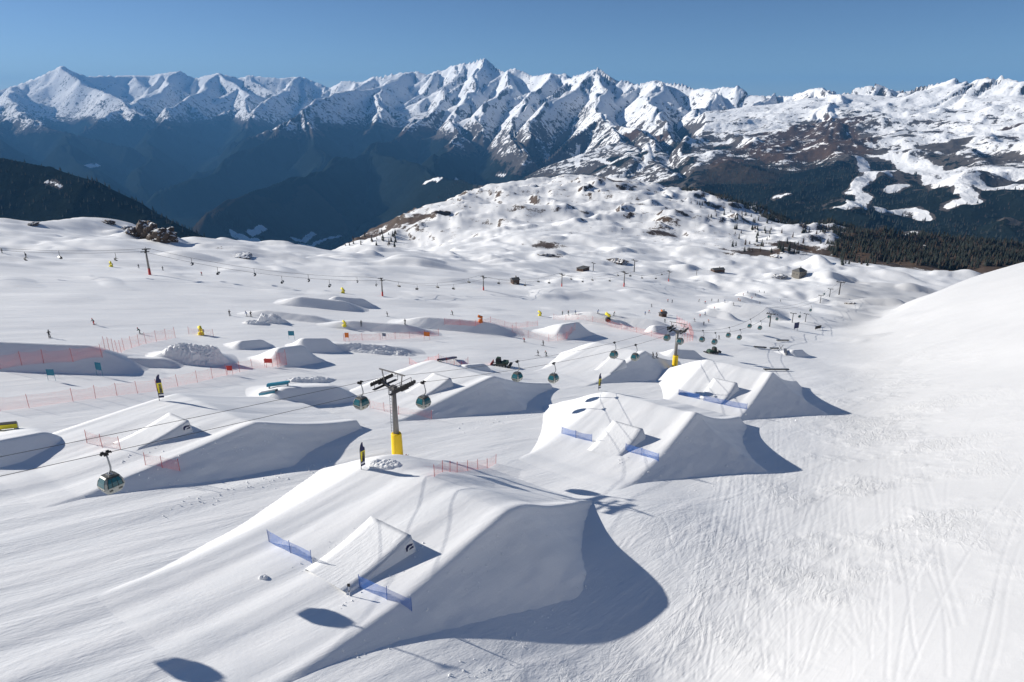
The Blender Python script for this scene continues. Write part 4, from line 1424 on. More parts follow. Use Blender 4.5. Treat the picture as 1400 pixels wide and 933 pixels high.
# T-shaped pylons of farther lifts
def make_small_pylon():
    root = empty('small_lift_pylon', (0, 0, 0), 0, '', 'lift pylon', 'small far lift pylons')
    MB().tube([(0, 0, -1), (0, 0, 9.5)], [0.42, 0.30], 7).build('pole', DARK, root)
    MB().box((0, 0, 9.3), (5.6, 0.5, 0.45)).bar((-2.2, 0, 9.4), (-1.2, 0, 10.6), 0.14).bar((2.2, 0, 9.4), (1.2, 0, 10.6), 0.14).build('crossarm', DARK, root)
    for sg in (-1, 1): MB().box((sg * 2.7, 0, 9.55), (0.34, 3.0, 0.34)).build('sheave_train', DARK, root)
    return root
sp_ = make_small_pylon()
for px, py, ptop, lab in [(1052, 447, 427, 'distant gondola pylon at the end of the row of small cabins'),
                          (1083, 441, 427, 'thin distant pylon with a pinkish foot between two darker ones'),
                          (1101, 440, 428, 'stout distant pylon right of the thin one, above the blue sign board'),
                          (1121, 415, 403, 'smallest distant pylon left of the grey hut shadow line'),
                          (1134, 406, 394, 'distant pylon second from the top of the far lift line'),
                          (1147, 403, 384, 'topmost distant pylon, below the grey hut'),
                          (811, 371, 359, 'faint reddish pylon beside the dark flat roofed building'),
                          (867, 372, 355, 'slender grey pylon right of the brown knoll'),
                          (952, 377, 369, 'tiny pylon left of the dark low hut')]:
    pylon_at(sp_, px, py, 10.6, ptop, LINE_RZ if px > 1000 else rad(-60), lab)
for px, py, lab in [(1050, 434, 'tiny cabin left of the distant pylon head at the end of the cabin row'), (1061, 437, 'tiny cabin right of the distant pylon head at the end of the cabin row'),
                    (1092, 433, 'tiny cabin between the thin and the stout distant pylons'), (1107, 424, 'tiny cabin above the stout distant pylon'), (1126, 400, 'tiny cabin left of the upper distant pylon')]:
    b = at(px, py + 8)
    o = place(cabin, USED, b + Vector((0, 0, 5.5)), LINE_RZ, lab, 'tiny cabins among the distant pylons')
    o.scale = (0.6,) * 3

# ------------------------------------------------------------------ people on skis
def person_mesh(name, jacket, trousers, lean=0.12, crouch=0.12, spread=0.14):
    """one continuous skinned body in a skier's stance"""
    me = bpy.data.meshes.new(name)
    V = []; E = []; Rr = []
    def v(x, y, z, r): V.append((x, y, z)); Rr.append(r); return len(V) - 1
    def e(a, b): E.append((a, b)); return b
    hip = v(0, -0.10 * crouch * 4, 0.95 - crouch, .155)
    ch = e(hip, v(0, lean * 0.8, 1.25 - crouch, .17)); nk = e(ch, v(0, lean * 1.5, 1.48 - crouch, .075))
    e(nk, e(nk, v(0, lean * 1.7, 1.60 - crouch, .095)) ); hd = v(0, lean * 1.8, 1.72 - crouch, .10); e(len(V) - 2, hd)
    for sg in (-1, 1):
        sh = v(sg * .21, lean * 1.1, 1.40 - crouch, .08); e(ch, sh)
        el = e(sh, v(sg * .33, lean + .10, 1.14 - crouch, .062)); e(el, v(sg * .30, lean + .36, 1.02 - crouch, .05))
        th = v(sg * .11, 0, 0.86 - crouch, .105); e(hip, th)
        kn = e(th, v(sg * spread, .12 + crouch * .4, 0.50 - crouch * .3, .08)); an = e(kn, v(sg * spread, -.02, 0.10, .062)); e(an, v(sg * spread, .16, .06, .055))
    me.from_pydata(V, E, [])
    o = bpy.data.objects.new(name, me); COL.objects.link(o)
    md = o.modifiers.new('skin', 'SKIN'); sk = me.skin_vertices[0].data
    for i, r in enumerate(Rr): sk[i].radius = (r, r); sk[i].use_root = (i == 0)
    md.use_smooth_shade = True
    o.modifiers.new('sub', 'SUBSURF').levels = 1
    dg = bpy.context.evaluated_depsgraph_get()
    m2 = bpy.data.meshes.new_from_object(o.evaluated_get(dg))
    bpy.data.objects.remove(o)
    m2.name = name
    m2.materials.clear()
    for m in (jacket, trousers, SKIN): m2.materials.append(m)
    for p in m2.polygons:
        z = p.center.z
        p.material_index = 1 if z < 0.93 - crouch else (2 if 1.52 - crouch < z < 1.66 - crouch and p.center.y > lean * 1.7 + 0.02 else 0)
    return m2
SKIN = plain('skin', (0.45, 0.26, 0.18), 0.6)
JB = plain('blue_jacket', (0.05, 0.12, 0.32), 0.7); JG = plain('dark_green_jacket', (0.03, 0.07, 0.05), 0.7); JP = plain('orange_jacket', (0.55, 0.14, 0.03), 0.7)
KINDS_ = [(BLACK, BLACK, 'dark'), (RED, BLACK, 'red'), (BLACK, RED, 'red-trousered'), (JB, BLACK, 'blue'), (JP, BLACK, 'orange'), (JG, BLACK, 'green')]
PM = {}
ski_mesh = None
def person(px, py, kind, lab, rz=None, group='skiers on the pistes', skis=True, scale=1.0):
    global ski_mesh
    b = at(px, py)
    rz = random.uniform(0, 6.28) if rz is None else rz
    if kind not in PM: PM[kind] = person_mesh('person', KINDS_[kind][0], KINDS_[kind][1], 0.12 + 0.03 * kind, 0.08 + 0.03 * (kind % 3), 0.12 + 0.02 * (kind % 4))
    root = bpy.data.objects.new('person', PM[kind]); COL.objects.link(root)
    root.location = b + Vector((0, 0, 0.04)); root.rotation_euler = (0, 0, rz); root.scale = (scale,) * 3
    tag(root, lab, 'person', group)
    key = ('hm', kind % 3)
    if key not in PM:
        m = MB(); bmesh.ops.create_uvsphere(m.bm, u_segments=8, v_segments=6, radius=0.135)
        for f in m.bm.faces: f.smooth = True
        o = m.build('helmet', [BLACK, WHITE, RED][kind % 3]); PM[key] = o.data; bpy.data.objects.remove(o)
    hm = bpy.data.objects.new('helmet', PM[key]); COL.objects.link(hm); hm.parent = root
    hm.location = (0, 0.19 + 0.03 * kind * 1.5, 1.70 - (0.08 + 0.03 * (kind % 3)))
    if skis:
        if ski_mesh is None:
            m = MB().box((0, 0.05, 0.0), (0.09, 1.45, 0.03)).poly([(-.045, .77, .015), (.045, .77, .015), (.03, .95, .10), (-.03, .95, .10)], (0, 0, -0.03))
            o = m.build('ski', BLACK); ski_mesh = o.data; bpy.data.objects.remove(o)
        for sg in (-1, 1):
            s_ = bpy.data.objects.new('ski', ski_mesh); COL.objects.link(s_); s_.parent = root; s_.location = (sg * (0.12 + 0.02 * (kind % 4)), 0.08, 0.0)
    return root
G1 = 'skiers on the left piste'
person(68, 462, 0, 'skier in dark clothes alone on the left piste above the tall red net', 0.5, G1)
person(129, 444, 2, 'skier with red trousers on the left piste, farther up than its neighbours', 2.6, G1)
person(192, 457, 5, 'skier leaning in a turn with skis spread, left piste above the red net', 1.9, G1)
person(314, 432, 0, 'dark skier standing left of a pair on the left piste', 0.2, G1)
person(338, 433, 3, 'left skier of the pair standing above the snow lumps', 2.0, G1)
person(343, 433, 0, 'right skier of the pair standing above the snow lumps', 4.0, G1)
person(36, 352, 0, 'dark skier below the leftmost hanging chair', 0.8, G1)
person(3, 346, 0, 'dark skier at the left picture edge under the chairlift rope', 0.8, G1)
person(276, 377, 1, 'small red skier right of the tall red based pylon', 0.8, G1)
person(190, 367, 0, 'dark skier left of the foot of the tall red based pylon', 0.8, G1)
person(223, 370, 0, 'dark skier right of the foot of the tall red based pylon', 0.8, G1)
person(494, 446, 0, 'upright dark skier left of another below the middle chairlift pylon', 0.1)
person(554, 444, 0, 'upright dark skier on the smooth piste above the long flat roller', 0.3)
person(530, 433, 0, 'skier bent in a turn above two upright skiers', 2.0)
person(619, 431, 5, 'faint skier left of the orange machine', 1.0)
person(743, 473, 0, 'tallest of three people at the run in of the jump by the second pylon', 1.0, 'people at the jump left of the second pylon')
person(736, 487, 0, 'left of two people below the tallest one at the jump run in', 1.4, 'people at the jump left of the second pylon')
person(747, 487, 5, 'crouching person beside the run in of the jump left of the second pylon', 2.4, 'people at the jump left of the second pylon')
person(717, 468, 1, 'person in red beside the pink netting of the curved bank', 2.0)
person(893, 490, 0, 'left of two people standing together left of the second pylon', 1.0)
person(898, 490, 0, 'right of two people standing together left of the second pylon', 2.0)
person(983, 464, 0, 'dark skier below the third small cabin beyond the second pylon', 2.0)
for px, py in [(769, 431), (777, 430), (787, 430), (817, 429), (839, 432), (882, 431), (887, 428), (891, 420), (909, 441), (913, 413), (919, 414)]:
    person(px, py, random.choice([0, 0, 1, 3, 5]), 'tiny skier on the piste above the curling bank, left of the orange hut mat', None, 'tiny skiers above the curling bank')
for px, py in [(955, 413), (964, 415), (982, 413), (1022, 401), (1038, 400), (1010, 411), (1028, 409), (1039, 416), (964, 431), (957, 434), (969, 441), (962, 445), (977, 423),
               (973, 412), (991, 414), (1016, 404), (1033, 405), (1045, 401), (1003, 418), (1012, 413), (1067, 413), (950, 440)]:
    person(px, py, random.choice([0, 0, 1, 3, 4, 5]), 'tiny skier on the crowded piste below the grey hut', None, 'tiny skiers on the piste below the grey hut')
p = at(716, 362)

# ------------------------------------------------------------------ banners, markers, gates
def banner(px, py, h, lab, rz):
    b = at(px, py)
    root = empty('feather_banner', b, rz, lab, 'banner', 'tall feather banners at the jump crests')
    MB().tube([(0, 0, -0.2), (0, 0, h * 0.75), (0.04 * h, 0, h * 0.92), (0.11 * h, 0, h)], [0.045, 0.035, 0.025, 0.02], 6).build('pole', BLACK, root)
    w = 0.68
    def x1(t): return w * (1.0 if t < 0.72 else max(0.15, 1 - ((t - 0.72) / 0.28) ** 2 * 0.7)) + 0.0
    def x0(t): return 0.03 + (0 if t < 0.75 else 0.10 * h * ((t - 0.75) / 0.25) ** 2)
    def strip(name, t0, t1, mat, dy=0.0):
        n = 8; L = []; Rg = []
        for i in range(n + 1):
            t = t0 + (t1 - t0) * i / n
            y = 0.07 * math.sin(t * 7) + dy
            L.append((x0(t), y, h * t)); Rg.append((x0(t) + x1(t) * (0.75 if t > .8 else 1), y, h * t))
        return MB().poly(L + Rg[::-1], (0, 0.03, 0)).build(name, mat, root)
    strip('foot_cloth', 0.10, 0.17, NAVY); strip('white_band', 0.17, 0.23, WHITE); strip('dark_band', 0.23, 0.28, NAVY)
    yl = strip('yellow_cloth', 0.28, 0.68, LEMON); strip('head_cloth', 0.68, 0.99, NAVY)
    m = MB()
    for i in range(7):                                             # dark upright lettering, too small to read
        z = h * (0.32 + i * 0.05)
        m.box((0.45, 0.0, z), (0.34, 0.16, h * 0.030)); m.box((0.45, 0.0, z + 0.02), (0.10, 0.17, h * 0.012))
    m.build('lettering', NAVY, yl)
    return root
banner(218, 548, 4.2, 'dark topped banner with yellow cloth at the crest of the big left jump', 0.3)
banner(494, 642, 3.5, 'navy and yellow banner left of the near pylon base', 0.9)
banner(818, 534, 4.2, 'yellow and dark banner behind the middle jump of the right row', 0.5)

b = at(478, 815)
root = empty('marker_post', b, 0, 'slim marker post with a dark head at the foot of the nearest kicker', 'marker post')
MB().tube([(0, 0, -0.2), (0, 0, 1.05)], 0.04, 6).build('post', WHITE, root)
MB().box((0, 0, 1.18), (0.26, 0.10, 0.30)).build('head', BLACK, root, 0.02)
MB().box((0, 0, 0.55), (0.09, 0.09, 0.12)).build('clamp', BLACK, root)

def gate(px, py, mat, lab, w=1.1, h=1.7):
    b = at(px, py)
    root = empty('gate_flag', b, random.uniform(-.4, .4), lab, 'gate flag', 'gate flags of the funpark')
    for x in (0, w): MB().tube([(x, 0, -0.3), (x, 0, h)], 0.03, 6).build('pole', mat, root)
    MB().poly([(0, 0, h * .45), (w, 0, h * .40), (w, 0.05, h * .95), (0, 0.05, h)], (0, 0.02, 0)).build('flag', mat, root)
gate(66, 520, TEALBOX, 'teal gate flag in the broad shaded hollow', 1.2, 2.0)
gate(133, 514, TEALBOX, 'teal gate flag right of the one in the shaded hollow', 1.0, 2.6)
gate(395, 464, TEALBOX, 'teal gate flag above the standing red panel', 1.4, 2.2)
gate(362, 501, RED, 'red triangular gate flag left of the standing red panel', 1.6, 1.7)
gate(311, 512, RED, 'red gate flag on the long red net left of the standing red panel', 1.0, 1.8)
gate(472, 467, ORANGE, 'orange gate flag at the left end of the faint pink net', 1.0, 2.4)
gate(580, 464, ORANGE, 'orange gate flag in the middle of the faint pink net', 1.6, 2.2)
gate(523, 463, TEALBOX, 'small teal gate flag on the long flat roller', 1.0, 1.6)

# ------------------------------------------------------------------ slide boxes and rails
def slide_box(p0, p1, w, h, mat, top, lab, lift=0.0, legs=True):
    a, b = at(*p0), at(*p1)
    root = empty('slide_box', a, 0, lab, 'slide box', 'slide boxes and rails of the funpark')
    d = b - a; d.z = d.z
    za, zb = lift, lift
    q = d.normalized(); n = Vector((-q.y, q.x, 0)).normalized()
    A, Bq = Vector((0, 0, za + h)), d + Vector((0, 0, zb + h))
    m = MB().poly([A - n * w / 2, A + n * w / 2, Bq + n * w / 2, Bq - n * w / 2], (0, 0, 0.07)); m.build('deck', top, root)
    for sg in (-1, 1):
        MB().poly([A + n * sg * w / 2, Bq + n * sg * w / 2, Bq + n * sg * w / 2 - Vector((0, 0, h)), A + n * sg * w / 2 - Vector((0, 0, h))], n * 0.04 * sg).build('side_panel', mat, root)
    for t in (0.08, 0.92) if legs else ():
        c = A.lerp(Bq, t); MB().box(c - Vector((0, 0, (h + lift) / 2 + 0.1)), (0.12, w * 0.8, h + lift)).build('leg', STEEL, root)
    return root
slide_box((366, 532), (396, 528), 0.7, 0.4, TEALBOX, TEALBOX, 'raised teal slide box with its shadow right of the banner', 0.5)
slide_box((356, 540), (378, 536), 0.8, 0.4, TEALBOX, STEEL, 'low teal slide box below the raised teal one', 0.0)
slide_box((-4, 589), (25, 586), 0.9, 0.6, LEMON, BLACK, 'black slide box with a yellow side at the left picture edge', 0.3)
slide_box((601, 495), (622, 491), 1.0, 0.4, NAVY, NAVY, 'dark curved slide box behind the near pylon', 0.2)
slide_box((1062, 467), (1078, 467), 0.5, 0.4, BLACK, STEEL, 'thin dark rail on the far run in, uppermost of four', 0.3)
slide_box((1031, 476), (1047, 477), 0.5, 0.4, BLACK, STEEL, 'thin dark rail on the far run in, left of the crossing stand', 0.3)
slide_box((1053, 478), (1064, 478), 0.5, 0.4, BLACK, STEEL, 'thin dark rail touching the crossing stand on the far run in', 0.3)
slide_box((1044, 507), (1078, 507), 0.5, 0.3, BLACK, STEEL, 'thin dark rail behind the crest of the farthest jump', 0.3)
slide_box((1074, 486), (1073, 480), 0.9, 0.6, NAVY, STEEL, 'short steep box right of the crossing stand', 0.3)
def board(px, py, w, h, mat, lab):
    b = at(px, py); root = empty('sign_board', b, 0.5, lab, 'sign board', 'sign boards on the far run in')
    for x in (-w * .35, w * .35): MB().tube([(x, 0, -0.3), (x, 0, h)], 0.06, 6).build('post', BLACK, root)
    MB().box((0, -0.06, h * 0.7), (w, 0.10, h * 0.8)).build('panel', mat, root)
board(1088, 452, 3.2, 3.6, NAVY, 'upright navy sign board below the stout distant pylon')
board(1118, 451, 4.4, 1.9, BLACK, 'wide low dark sign board right of the navy one')
b = at(1067, 480); root = empty('crossing_stand', b, 0.3, 'crossed dark stand holding a rail on the far run in', 'rail stand')
MB().bar((-0.9, 0, 0), (0.9, 0, 2.2), 0.12).build('strut', BLACK, root); MB().bar((0.9, 0, 0), (-0.9, 0.0, 2.2), 0.12).build('strut', BLACK, root)

# ------------------------------------------------------------------ snow guns and groomers
def snow_gun(px, py, mat, lab, s=1.0, rz=0.6):
    b = at(px, py); root = empty('snow_gun', b, rz, lab, 'snow gun', 'snow guns along the pistes'); root.scale = (s, s, s)
    MB().tube([(0, 0, -0.3), (0, 0, 0.9), (0, 0, 1.0)], [0.95, 0.85, 0.6], 10).build('padded_mat', mat, root)
    MB().bar((-0.55, 0, 0.9), (-0.55, 0, 1.9), 0.12).bar((0.55, 0, 0.9), (0.55, 0, 1.9), 0.12).build('yoke', STEEL, root)
    br = MB().tube([(0, -0.8, 1.75), (0, -0.7, 1.78), (0, 0.6, 2.1), (0, 1.0, 2.2)], [0.42, 0.56, 0.52, 0.60], 12).build('barrel', LEMON if mat is not ORANGE else ORANGE, root)
    MB().tube([(0, 1.0, 2.2), (0, 1.06, 2.21)], [0.55, 0.5], 12).build('nozzle_ring', BLACK, br)
    MB().box((0.75, -0.3, 1.3), (0.35, 0.5, 0.7)).build('switch_box', STEEL, root)
snow_gun(275, 458, LEMON, 'yellow snow gun on top of the rough snow heap', 0.8)
snow_gun(657, 440, ORANGE, 'orange snow gun with padding above the long snow bank', 0.8, 1.2)
snow_gun(738, 432, LEMON, 'small yellow snow gun at the left end of the curling bank', 0.75)
snow_gun(905, 430, ORANGE, 'orange padded snow gun on the piste above the second pylon', 0.8, 0.2)
snow_gun(471, 446, LEMON, 'small yellow snow gun left of the upright skiers', 0.6)
snow_gun(831, 438, BLACK, 'dark snow gun beside pink netting above the curling bank', 1.1)
snow_gun(469, 401, LEMON, 'tiny yellow snow gun left of the middle chairlift pylon', 0.8)
snow_gun(152, 365, LEMON, 'tiny yellow snow gun left of the tall red based pylon', 0.8)

def groomer(px, py, rz, mat, lab, arm=None):
    b = at(px, py); root = empty('snow_groomer', b, rz, lab, 'snow groomer', 'snow groomers'); root.scale = (0.72,) * 3
    for sg in (-1, 1):
        t = MB().poly([(sg * 1.1, -2.3, 0.45), (sg * 1.1, -1.9, 0.02), (sg * 1.1, 1.9, 0.02), (sg * 1.1, 2.3, 0.5), (sg * 1.1, 1.9, 0.95), (sg * 1.1, -1.9, 0.95)], (sg * 1.0, 0, 0)).build('track', RUBBER, root)
        for yy in (-1.5, -0.5, 0.5, 1.5): MB().tube([(sg * 2.1, yy, 0.45), (sg * 2.14, yy, 0.45)], 0.32, 10).build('wheel', STEEL, t)
    MB().box((0, -0.5, 1.1), (2.2, 4.2, 0.7)).box((0, -1.6, 1.65), (2.2, 1.8, 0.5)).build('body', mat, root, 0.06)
    c = MB().box((0, 0.9, 2.1), (2.1, 1.7, 1.5), None, 0.82).build('cab', BLACK, root, 0.08)
    MB().box((0, 1.72, 2.05), (1.6, 0.05, 0.8)).build('windscreen', GLASS, c)
    MB().box((0, 0.9, 2.9), (1.4, 1.1, 0.12)).build('roof', mat, c)
    MB().poly([(-2.3, 3.0, 0.1), (2.3, 3.0, 0.1), (2.3, 3.2, 1.2), (-2.3, 3.2, 1.2)], (0, 0.12, 0)).build('blade', arm or STEEL, root)
    MB().bar((-0.8, 2.0, 0.6), (-0.8, 3.0, 0.5), 0.18).bar((0.8, 2.0, 0.6), (0.8, 3.0, 0.5), 0.18).build('blade_arm', STEEL, root)
    MB().box((0, -3.2, 0.4), (4.4, 0.9, 0.5)).build('tiller', BLACK, root)
    return root
groomer(685, 500, 1.35, JG, 'dark groomer with a red blade on the snow bank left of the two cabins', RED)
groomer(974, 483, -1.2, JG, 'dark green groomer behind the crest of the farthest jump')

# red snowmobile beside the near pylon
b = base3(T1) + Vector((1.7, -0.8, 0)); b.z = gz(b.x, b.y)
root = empty('snowmobile', b, 0.9, 'dark red snowmobile tipped beside the yellow pylon base', 'snowmobile')
MB().box((0, 0, 0.35), (0.5, 1.9, 0.4), None, 0.8).build('tunnel', BLACK, root, 0.05)
MB().box((0, 0.65, 0.62), (0.75, 0.9, 0.45), None, 0.6).build('hood', RED, root, 0.06)
MB().box((0, -0.35, 0.68), (0.4, 1.0, 0.2)).build('seat', BLACK, root, 0.05)
MB().bar((-0.35, 0.3, 1.05), (0.35, 0.3, 1.05), 0.05).bar((0, 0.35, 0.8), (0, 0.3, 1.05), 0.06).build('handlebar', BLACK, root)
MB().poly([(-0.28, 0.72, 0.8), (0.28, 0.72, 0.8), (0.2, 0.5, 1.15), (-0.2, 0.5, 1.15)], (0, 0.03, 0)).build('windshield', RED, root)
for sg in (-1, 1): MB().box((sg * 0.42, 0.8, 0.08), (0.12, 0.95, 0.06)).build('ski', BLACK, root)

# ------------------------------------------------------------------ rough heaps of snow
def snow_heap(px, py, L, Wd, h, lab, rz=0.0, rough=0.5, seed=1):
    c = at(px, py) if not isinstance(px, Vector) else px
    n, m = 44, 30
    u, v = np.meshgrid(np.linspace(-1, 1, n), np.linspace(-1, 1, m), indexing='ij')
    x, y = u * L / 2, v * Wd / 2
    cr, sr = math.cos(rz), math.sin(rz)
    X, Y = c.x + x * cr - y * sr, c.y + x * sr + y * cr
    rr = np.sqrt(u * u + v * v)
    env = sstep(1.0, 0.45, rr + 0.25 * noise(u * 2 + seed, v * 2, seed))
    nz = np.abs(noise(X / 0.9, Y / 0.9, seed)) + 0.6 * np.abs(noise(X / 0.42, Y / 0.42, seed + 3)) + noise(X / 2.6, Y / 2.6, seed + 7)
    Z = full_height(X, Y) + env * (h + rough * h * nz) - 0.12 * (1 - env) - 0.02
    o = grid_mesh('snow_heap', X, Y, Z, PACKED, None, False)
    if o.data.polygons[0].normal.z < 0: o.data.flip_normals()
    tag(o, lab, 'snow heap', 'rough heaps of snow')
snow_heap(268, 482, 14, 7, 1.1, 'rough lumpy snow heap with a shaded face under the yellow snow gun', 0.2, 0.9, 1)
snow_heap(525, 635, 6, 3, 0.28, 'churned lumps of snow at the foot of the near pylon', 0.0, 1.2, 2)
snow_heap(base3(T2) + Vector((1.0, -1.6, 0)), 0, 8, 4, 0.45, 'churned lumps of snow round the foot of the second pylon', 0.0, 1.0, 3)
snow_heap(350, 443, 9, 4, 0.6, 'small lumps of snow below the three skiers', 0.3, 0.8, 4)
snow_heap(372, 440, 9, 5, 1.6, 'pointed lumps of snow above the teal gate flag', 0.3, 0.8, 5)
snow_heap(425, 520, 12, 4, 0.4, 'crumbled snow between the two banks right of the standing red panel', 0.5, 1.0, 6)
snow_heap(520, 482, 20, 5, 0.6, 'long crumbled snow heap left of the dark slide box', 0.1, 0.8, 7)
snow_heap(360, 790, 1.1, 0.9, 0.28, 'single lump of snow on the run in left of the nearest kicker', 0.2, 0.7, 8)

# ------------------------------------------------------------------ huts
def hut(px, py, w, d, h, roof_h, rz, wall, roof, lab, hip=True, flat=False, nw=4):
    b = at(px, py); root = empty('mountain_hut', b, rz, lab, 'hut', 'huts on the moraine'); root.scale = (0.78,) * 3
    MB().box((0, 0, h / 2 - 1), (w, d, h + 2)).build('wall', wall, root)
    m = MB(); ov = 0.5
    if flat:
        m.box((0, 0, h + 0.2), (w + 1, d + 1, 0.5))
    else:
        e = [m.bm.verts.new(p) for p in ((-w / 2 - ov, -d / 2 - ov, h - .2), (w / 2 + ov, -d / 2 - ov, h - .2), (w / 2 + ov, d / 2 + ov, h - .2), (-w / 2 - ov, d / 2 + ov, h - .2))]
        rl = w * (0.16 if hip else 0.5) + (0 if hip else ov)
        t = [m.bm.verts.new((-rl, 0, h + roof_h)), m.bm.verts.new((rl, 0, h + roof_h))]
        for f in ((e[0], e[1], t[1], t[0]), (e[1], e[2], t[1]), (e[2], e[3], t[0], t[1]), (e[3], e[0], t[0])): m.bm.faces.new(f)
        m.bm.faces.new(e[::-1])
    rf = m.build('roof', roof, root)
    MB().box((w * 0.2, d * 0.1, h + roof_h), (0.7, 0.7, 2.0)).build('chimney', STONE, rf)
    for i in range(nw):
        x = -w / 2 + (i + 0.5) * w / nw
        for z in ([h * 0.3, h * 0.7] if h > 5 else [h * 0.5]):
            f = MB().box((x, -d / 2 - 0.03, z), (1.1, 0.12, 1.3)).build('window', TIMBER, root)
            MB().box((x, -d / 2 - 0.10, z), (0.85, 0.04, 1.05)).build('pane', GLASS, f)
    for y in (-d * 0.2, d * 0.2):
        f = MB().box((-w / 2 - 0.03, y, h * 0.55), (0.12, 1.1, 1.3)).build('window', TIMBER, root)
        MB().box((-w / 2 - 0.10, y, h * 0.55), (0.04, 0.85, 1.05)).build('pane', GLASS, f)
    MB().box((w * 0.12, -d / 2 - 0.05, 1.1), (1.2, 0.14, 2.2)).build('door', TIMBER, root)
hut(1092, 379, 13, 11, 8.0, 3.6, 0.5, STONE, SLATE, 'large grey stone hut with a pointed roof right of the middle')
hut(981, 372, 15, 8, 3.6, 1.8, 0.3, TIMBER, SLATE, 'low dark hut half sunk in the moraine left of the grey hut', False)
hut(797, 370, 13, 8, 3.2, 0.5, 0.9, TIMBER, SLATE, 'dark flat roofed building below the brown knoll', False, True)
hut(704, 388, 5, 5, 3.4, 1.3, 0.4, TIMBER, SLATE, 'small brown shed left of the chairlift pylons', False, False, 2)
hut(906, 433, 3.5, 3.0, 2.4, 0.8, 0.4, TIMBER, SLATE, 'tiny brown cabin behind the orange padded snow gun', False, False, 1)

# ------------------------------------------------------------------ rocks
def rock(px, py, s, lab, seed, flat=0.7, group='rock outcrops of the moraine'):
    b = at(px, py)
    bm = bmesh.new(); bmesh.ops.create_icosphere(bm, subdivisions=4, radius=1.0)
    co = np.array([v.co[:] for v in bm.verts])
    d = 0.62 + 0.5 * np.abs(noise(co[:, 0] * 1.3 + seed, co[:, 1] * 1.3 + co[:, 2], seed)) + 0.35 * noise(co[:, 0] * 2.8, co[:, 2] * 2.8 + co[:, 1] * 2 + seed, seed + 3) + 0.14 * noise(co[:, 0] * 7, co[:, 1] * 7 + co[:, 2] * 6, seed + 5)
    d = np.round(d * 9) / 9 * 0.6 + d * 0.4
    for v, k_ in zip(bm.verts, d): v.co = Vector((v.co.x * k_ * s[0], v.co.y * k_ * s[1], v.co.z * k_ * s[2] * flat))
    me = bpy.data.meshes.new('rock_outcrop'); bm.to_mesh(me); bm.free(); me.materials.append(ROCK)
    o = bpy.data.objects.new('rock_outcrop', me); COL.objects.link(o)
    o.location = b; o.rotation_euler.z = seed
    tag(o, lab, 'rock', group)
for i, (px, py, s, lab) in enumerate([
    (203, 321, (13, 9, 17), 'tallest dark rock outcrop on the left snow crest'),
    (222, 327, (12, 8, 12), 'right shoulder of the dark outcrop on the left snow crest'),
    (187, 319, (10, 7, 8), 'low left block of the dark outcrop on the left snow crest'),
    (174, 313, (7, 5, 4), 'small dark rock left of the outcrop on the left snow crest'),
    (148, 305, (8, 5, 4.5), 'small rocks on the shaded flank of the left snow crest'),
    (75, 295, (12, 6, 4), 'grassy brown rock on the top of the left snow crest'),
    (46, 307, (6, 4, 3), 'small brown rock below the left snow crest'),
    (845, 359, (12, 8, 6.5), 'rounded brown grassy knoll above the chairlift pylons'),
    (1065, 378, (12, 6, 3.5), 'flat brown rock left of the grey hut'),
    (330, 352, (13, 6, 3), 'dark flat rock at the right end of the left snow shoulder'),
    (1163, 415, (5, 3, 2.2), 'small dark boulder right of the far lift line'),
    (745, 350, (13, 7, 4), 'brown rock band on the near foot of the middle hill'),
    (1060, 352, (15, 8, 5), 'brown rock at the right foot of the middle hill'),
]): rock(px, py, s, lab, i + 2)

# ------------------------------------------------------------------ conifers: the nearest stand alone, the far woods are one mass
def conifer_mesh(seed, h=14.0, n=9):
    rng = random.Random(seed)
    bm = bmesh.new()
    zz = h * 0.08
    for i in range(n):
        t = i / (n - 1)
        r = h * 0.20 * (1 - t) ** 0.85 + 0.15
        k_ = 7
        top = bm.verts.new((rng.uniform(-.1, .1), rng.uniform(-.1, .1), zz + h * 0.17))
        ring = [bm.verts.new((math.cos(a) * r * rng.uniform(.65, 1.15), math.sin(a) * r * rng.uniform(.65, 1.15), zz - rng.uniform(0, .06) * h)) for a in [2 * math.pi * j / k_ + rng.uniform(0, .5) for j in range(k_)]]
        for j in range(k_): bm.faces.new((ring[j], ring[(j + 1) % k_], top))
        zz += h * 0.87 / n
    me = bpy.data.meshes.new('crown'); bm.to_mesh(me); bm.free()
    me.materials.append(CONIFER)
    return me
k = NT('conifer'); oi = k.n('ShaderNodeObjectInfo').outputs['Random']; nn = k.noise(k.pos(), 0.9, 3.0)
k.l(k.mix(nn, (0.006, 0.011, 0.008), (0.026, 0.032, 0.022)), k.b.inputs['Base Color']); k.b.inputs['Roughness'].default_value = 0.9; CONIFER = k.m
k = NT('larch'); nn = k.noise(k.pos(), 0.9, 3.0)
k.l(k.mix(nn, (0.030, 0.020, 0.014), (0.075, 0.048, 0.032)), k.b.inputs['Base Color']); k.b.inputs['Roughness'].default_value = 0.9; LARCH = k.m
CM = [conifer_mesh(i) for i in range(4)]
LM = []
for i in range(2):
    me = conifer_mesh(20 + i, 12.0, 7); me.materials[0] = LARCH; LM.append(me)
tr_m = MB().tube([(0, 0, -1.5), (0, 0, 3.5)], [0.35, 0.25], 6).build('trunk', TIMBER); TRK = tr_m.data; bpy.data.objects.remove(tr_m)
def tree(x, y, z, s, lar, lab, group):
    root = empty('larch_tree' if lar else 'spruce_tree', (x, y, z), random.uniform(0, 6), lab, 'tree', group); root.scale = (s, s, s * random.uniform(.85, 1.2))
    for nm, me in (('crown', random.choice(LM if lar else CM)), ('trunk', TRK)):
        o = bpy.data.objects.new(nm, me); COL.objects.link(o); o.parent = root
rng = random.Random(3)
cnt = 0
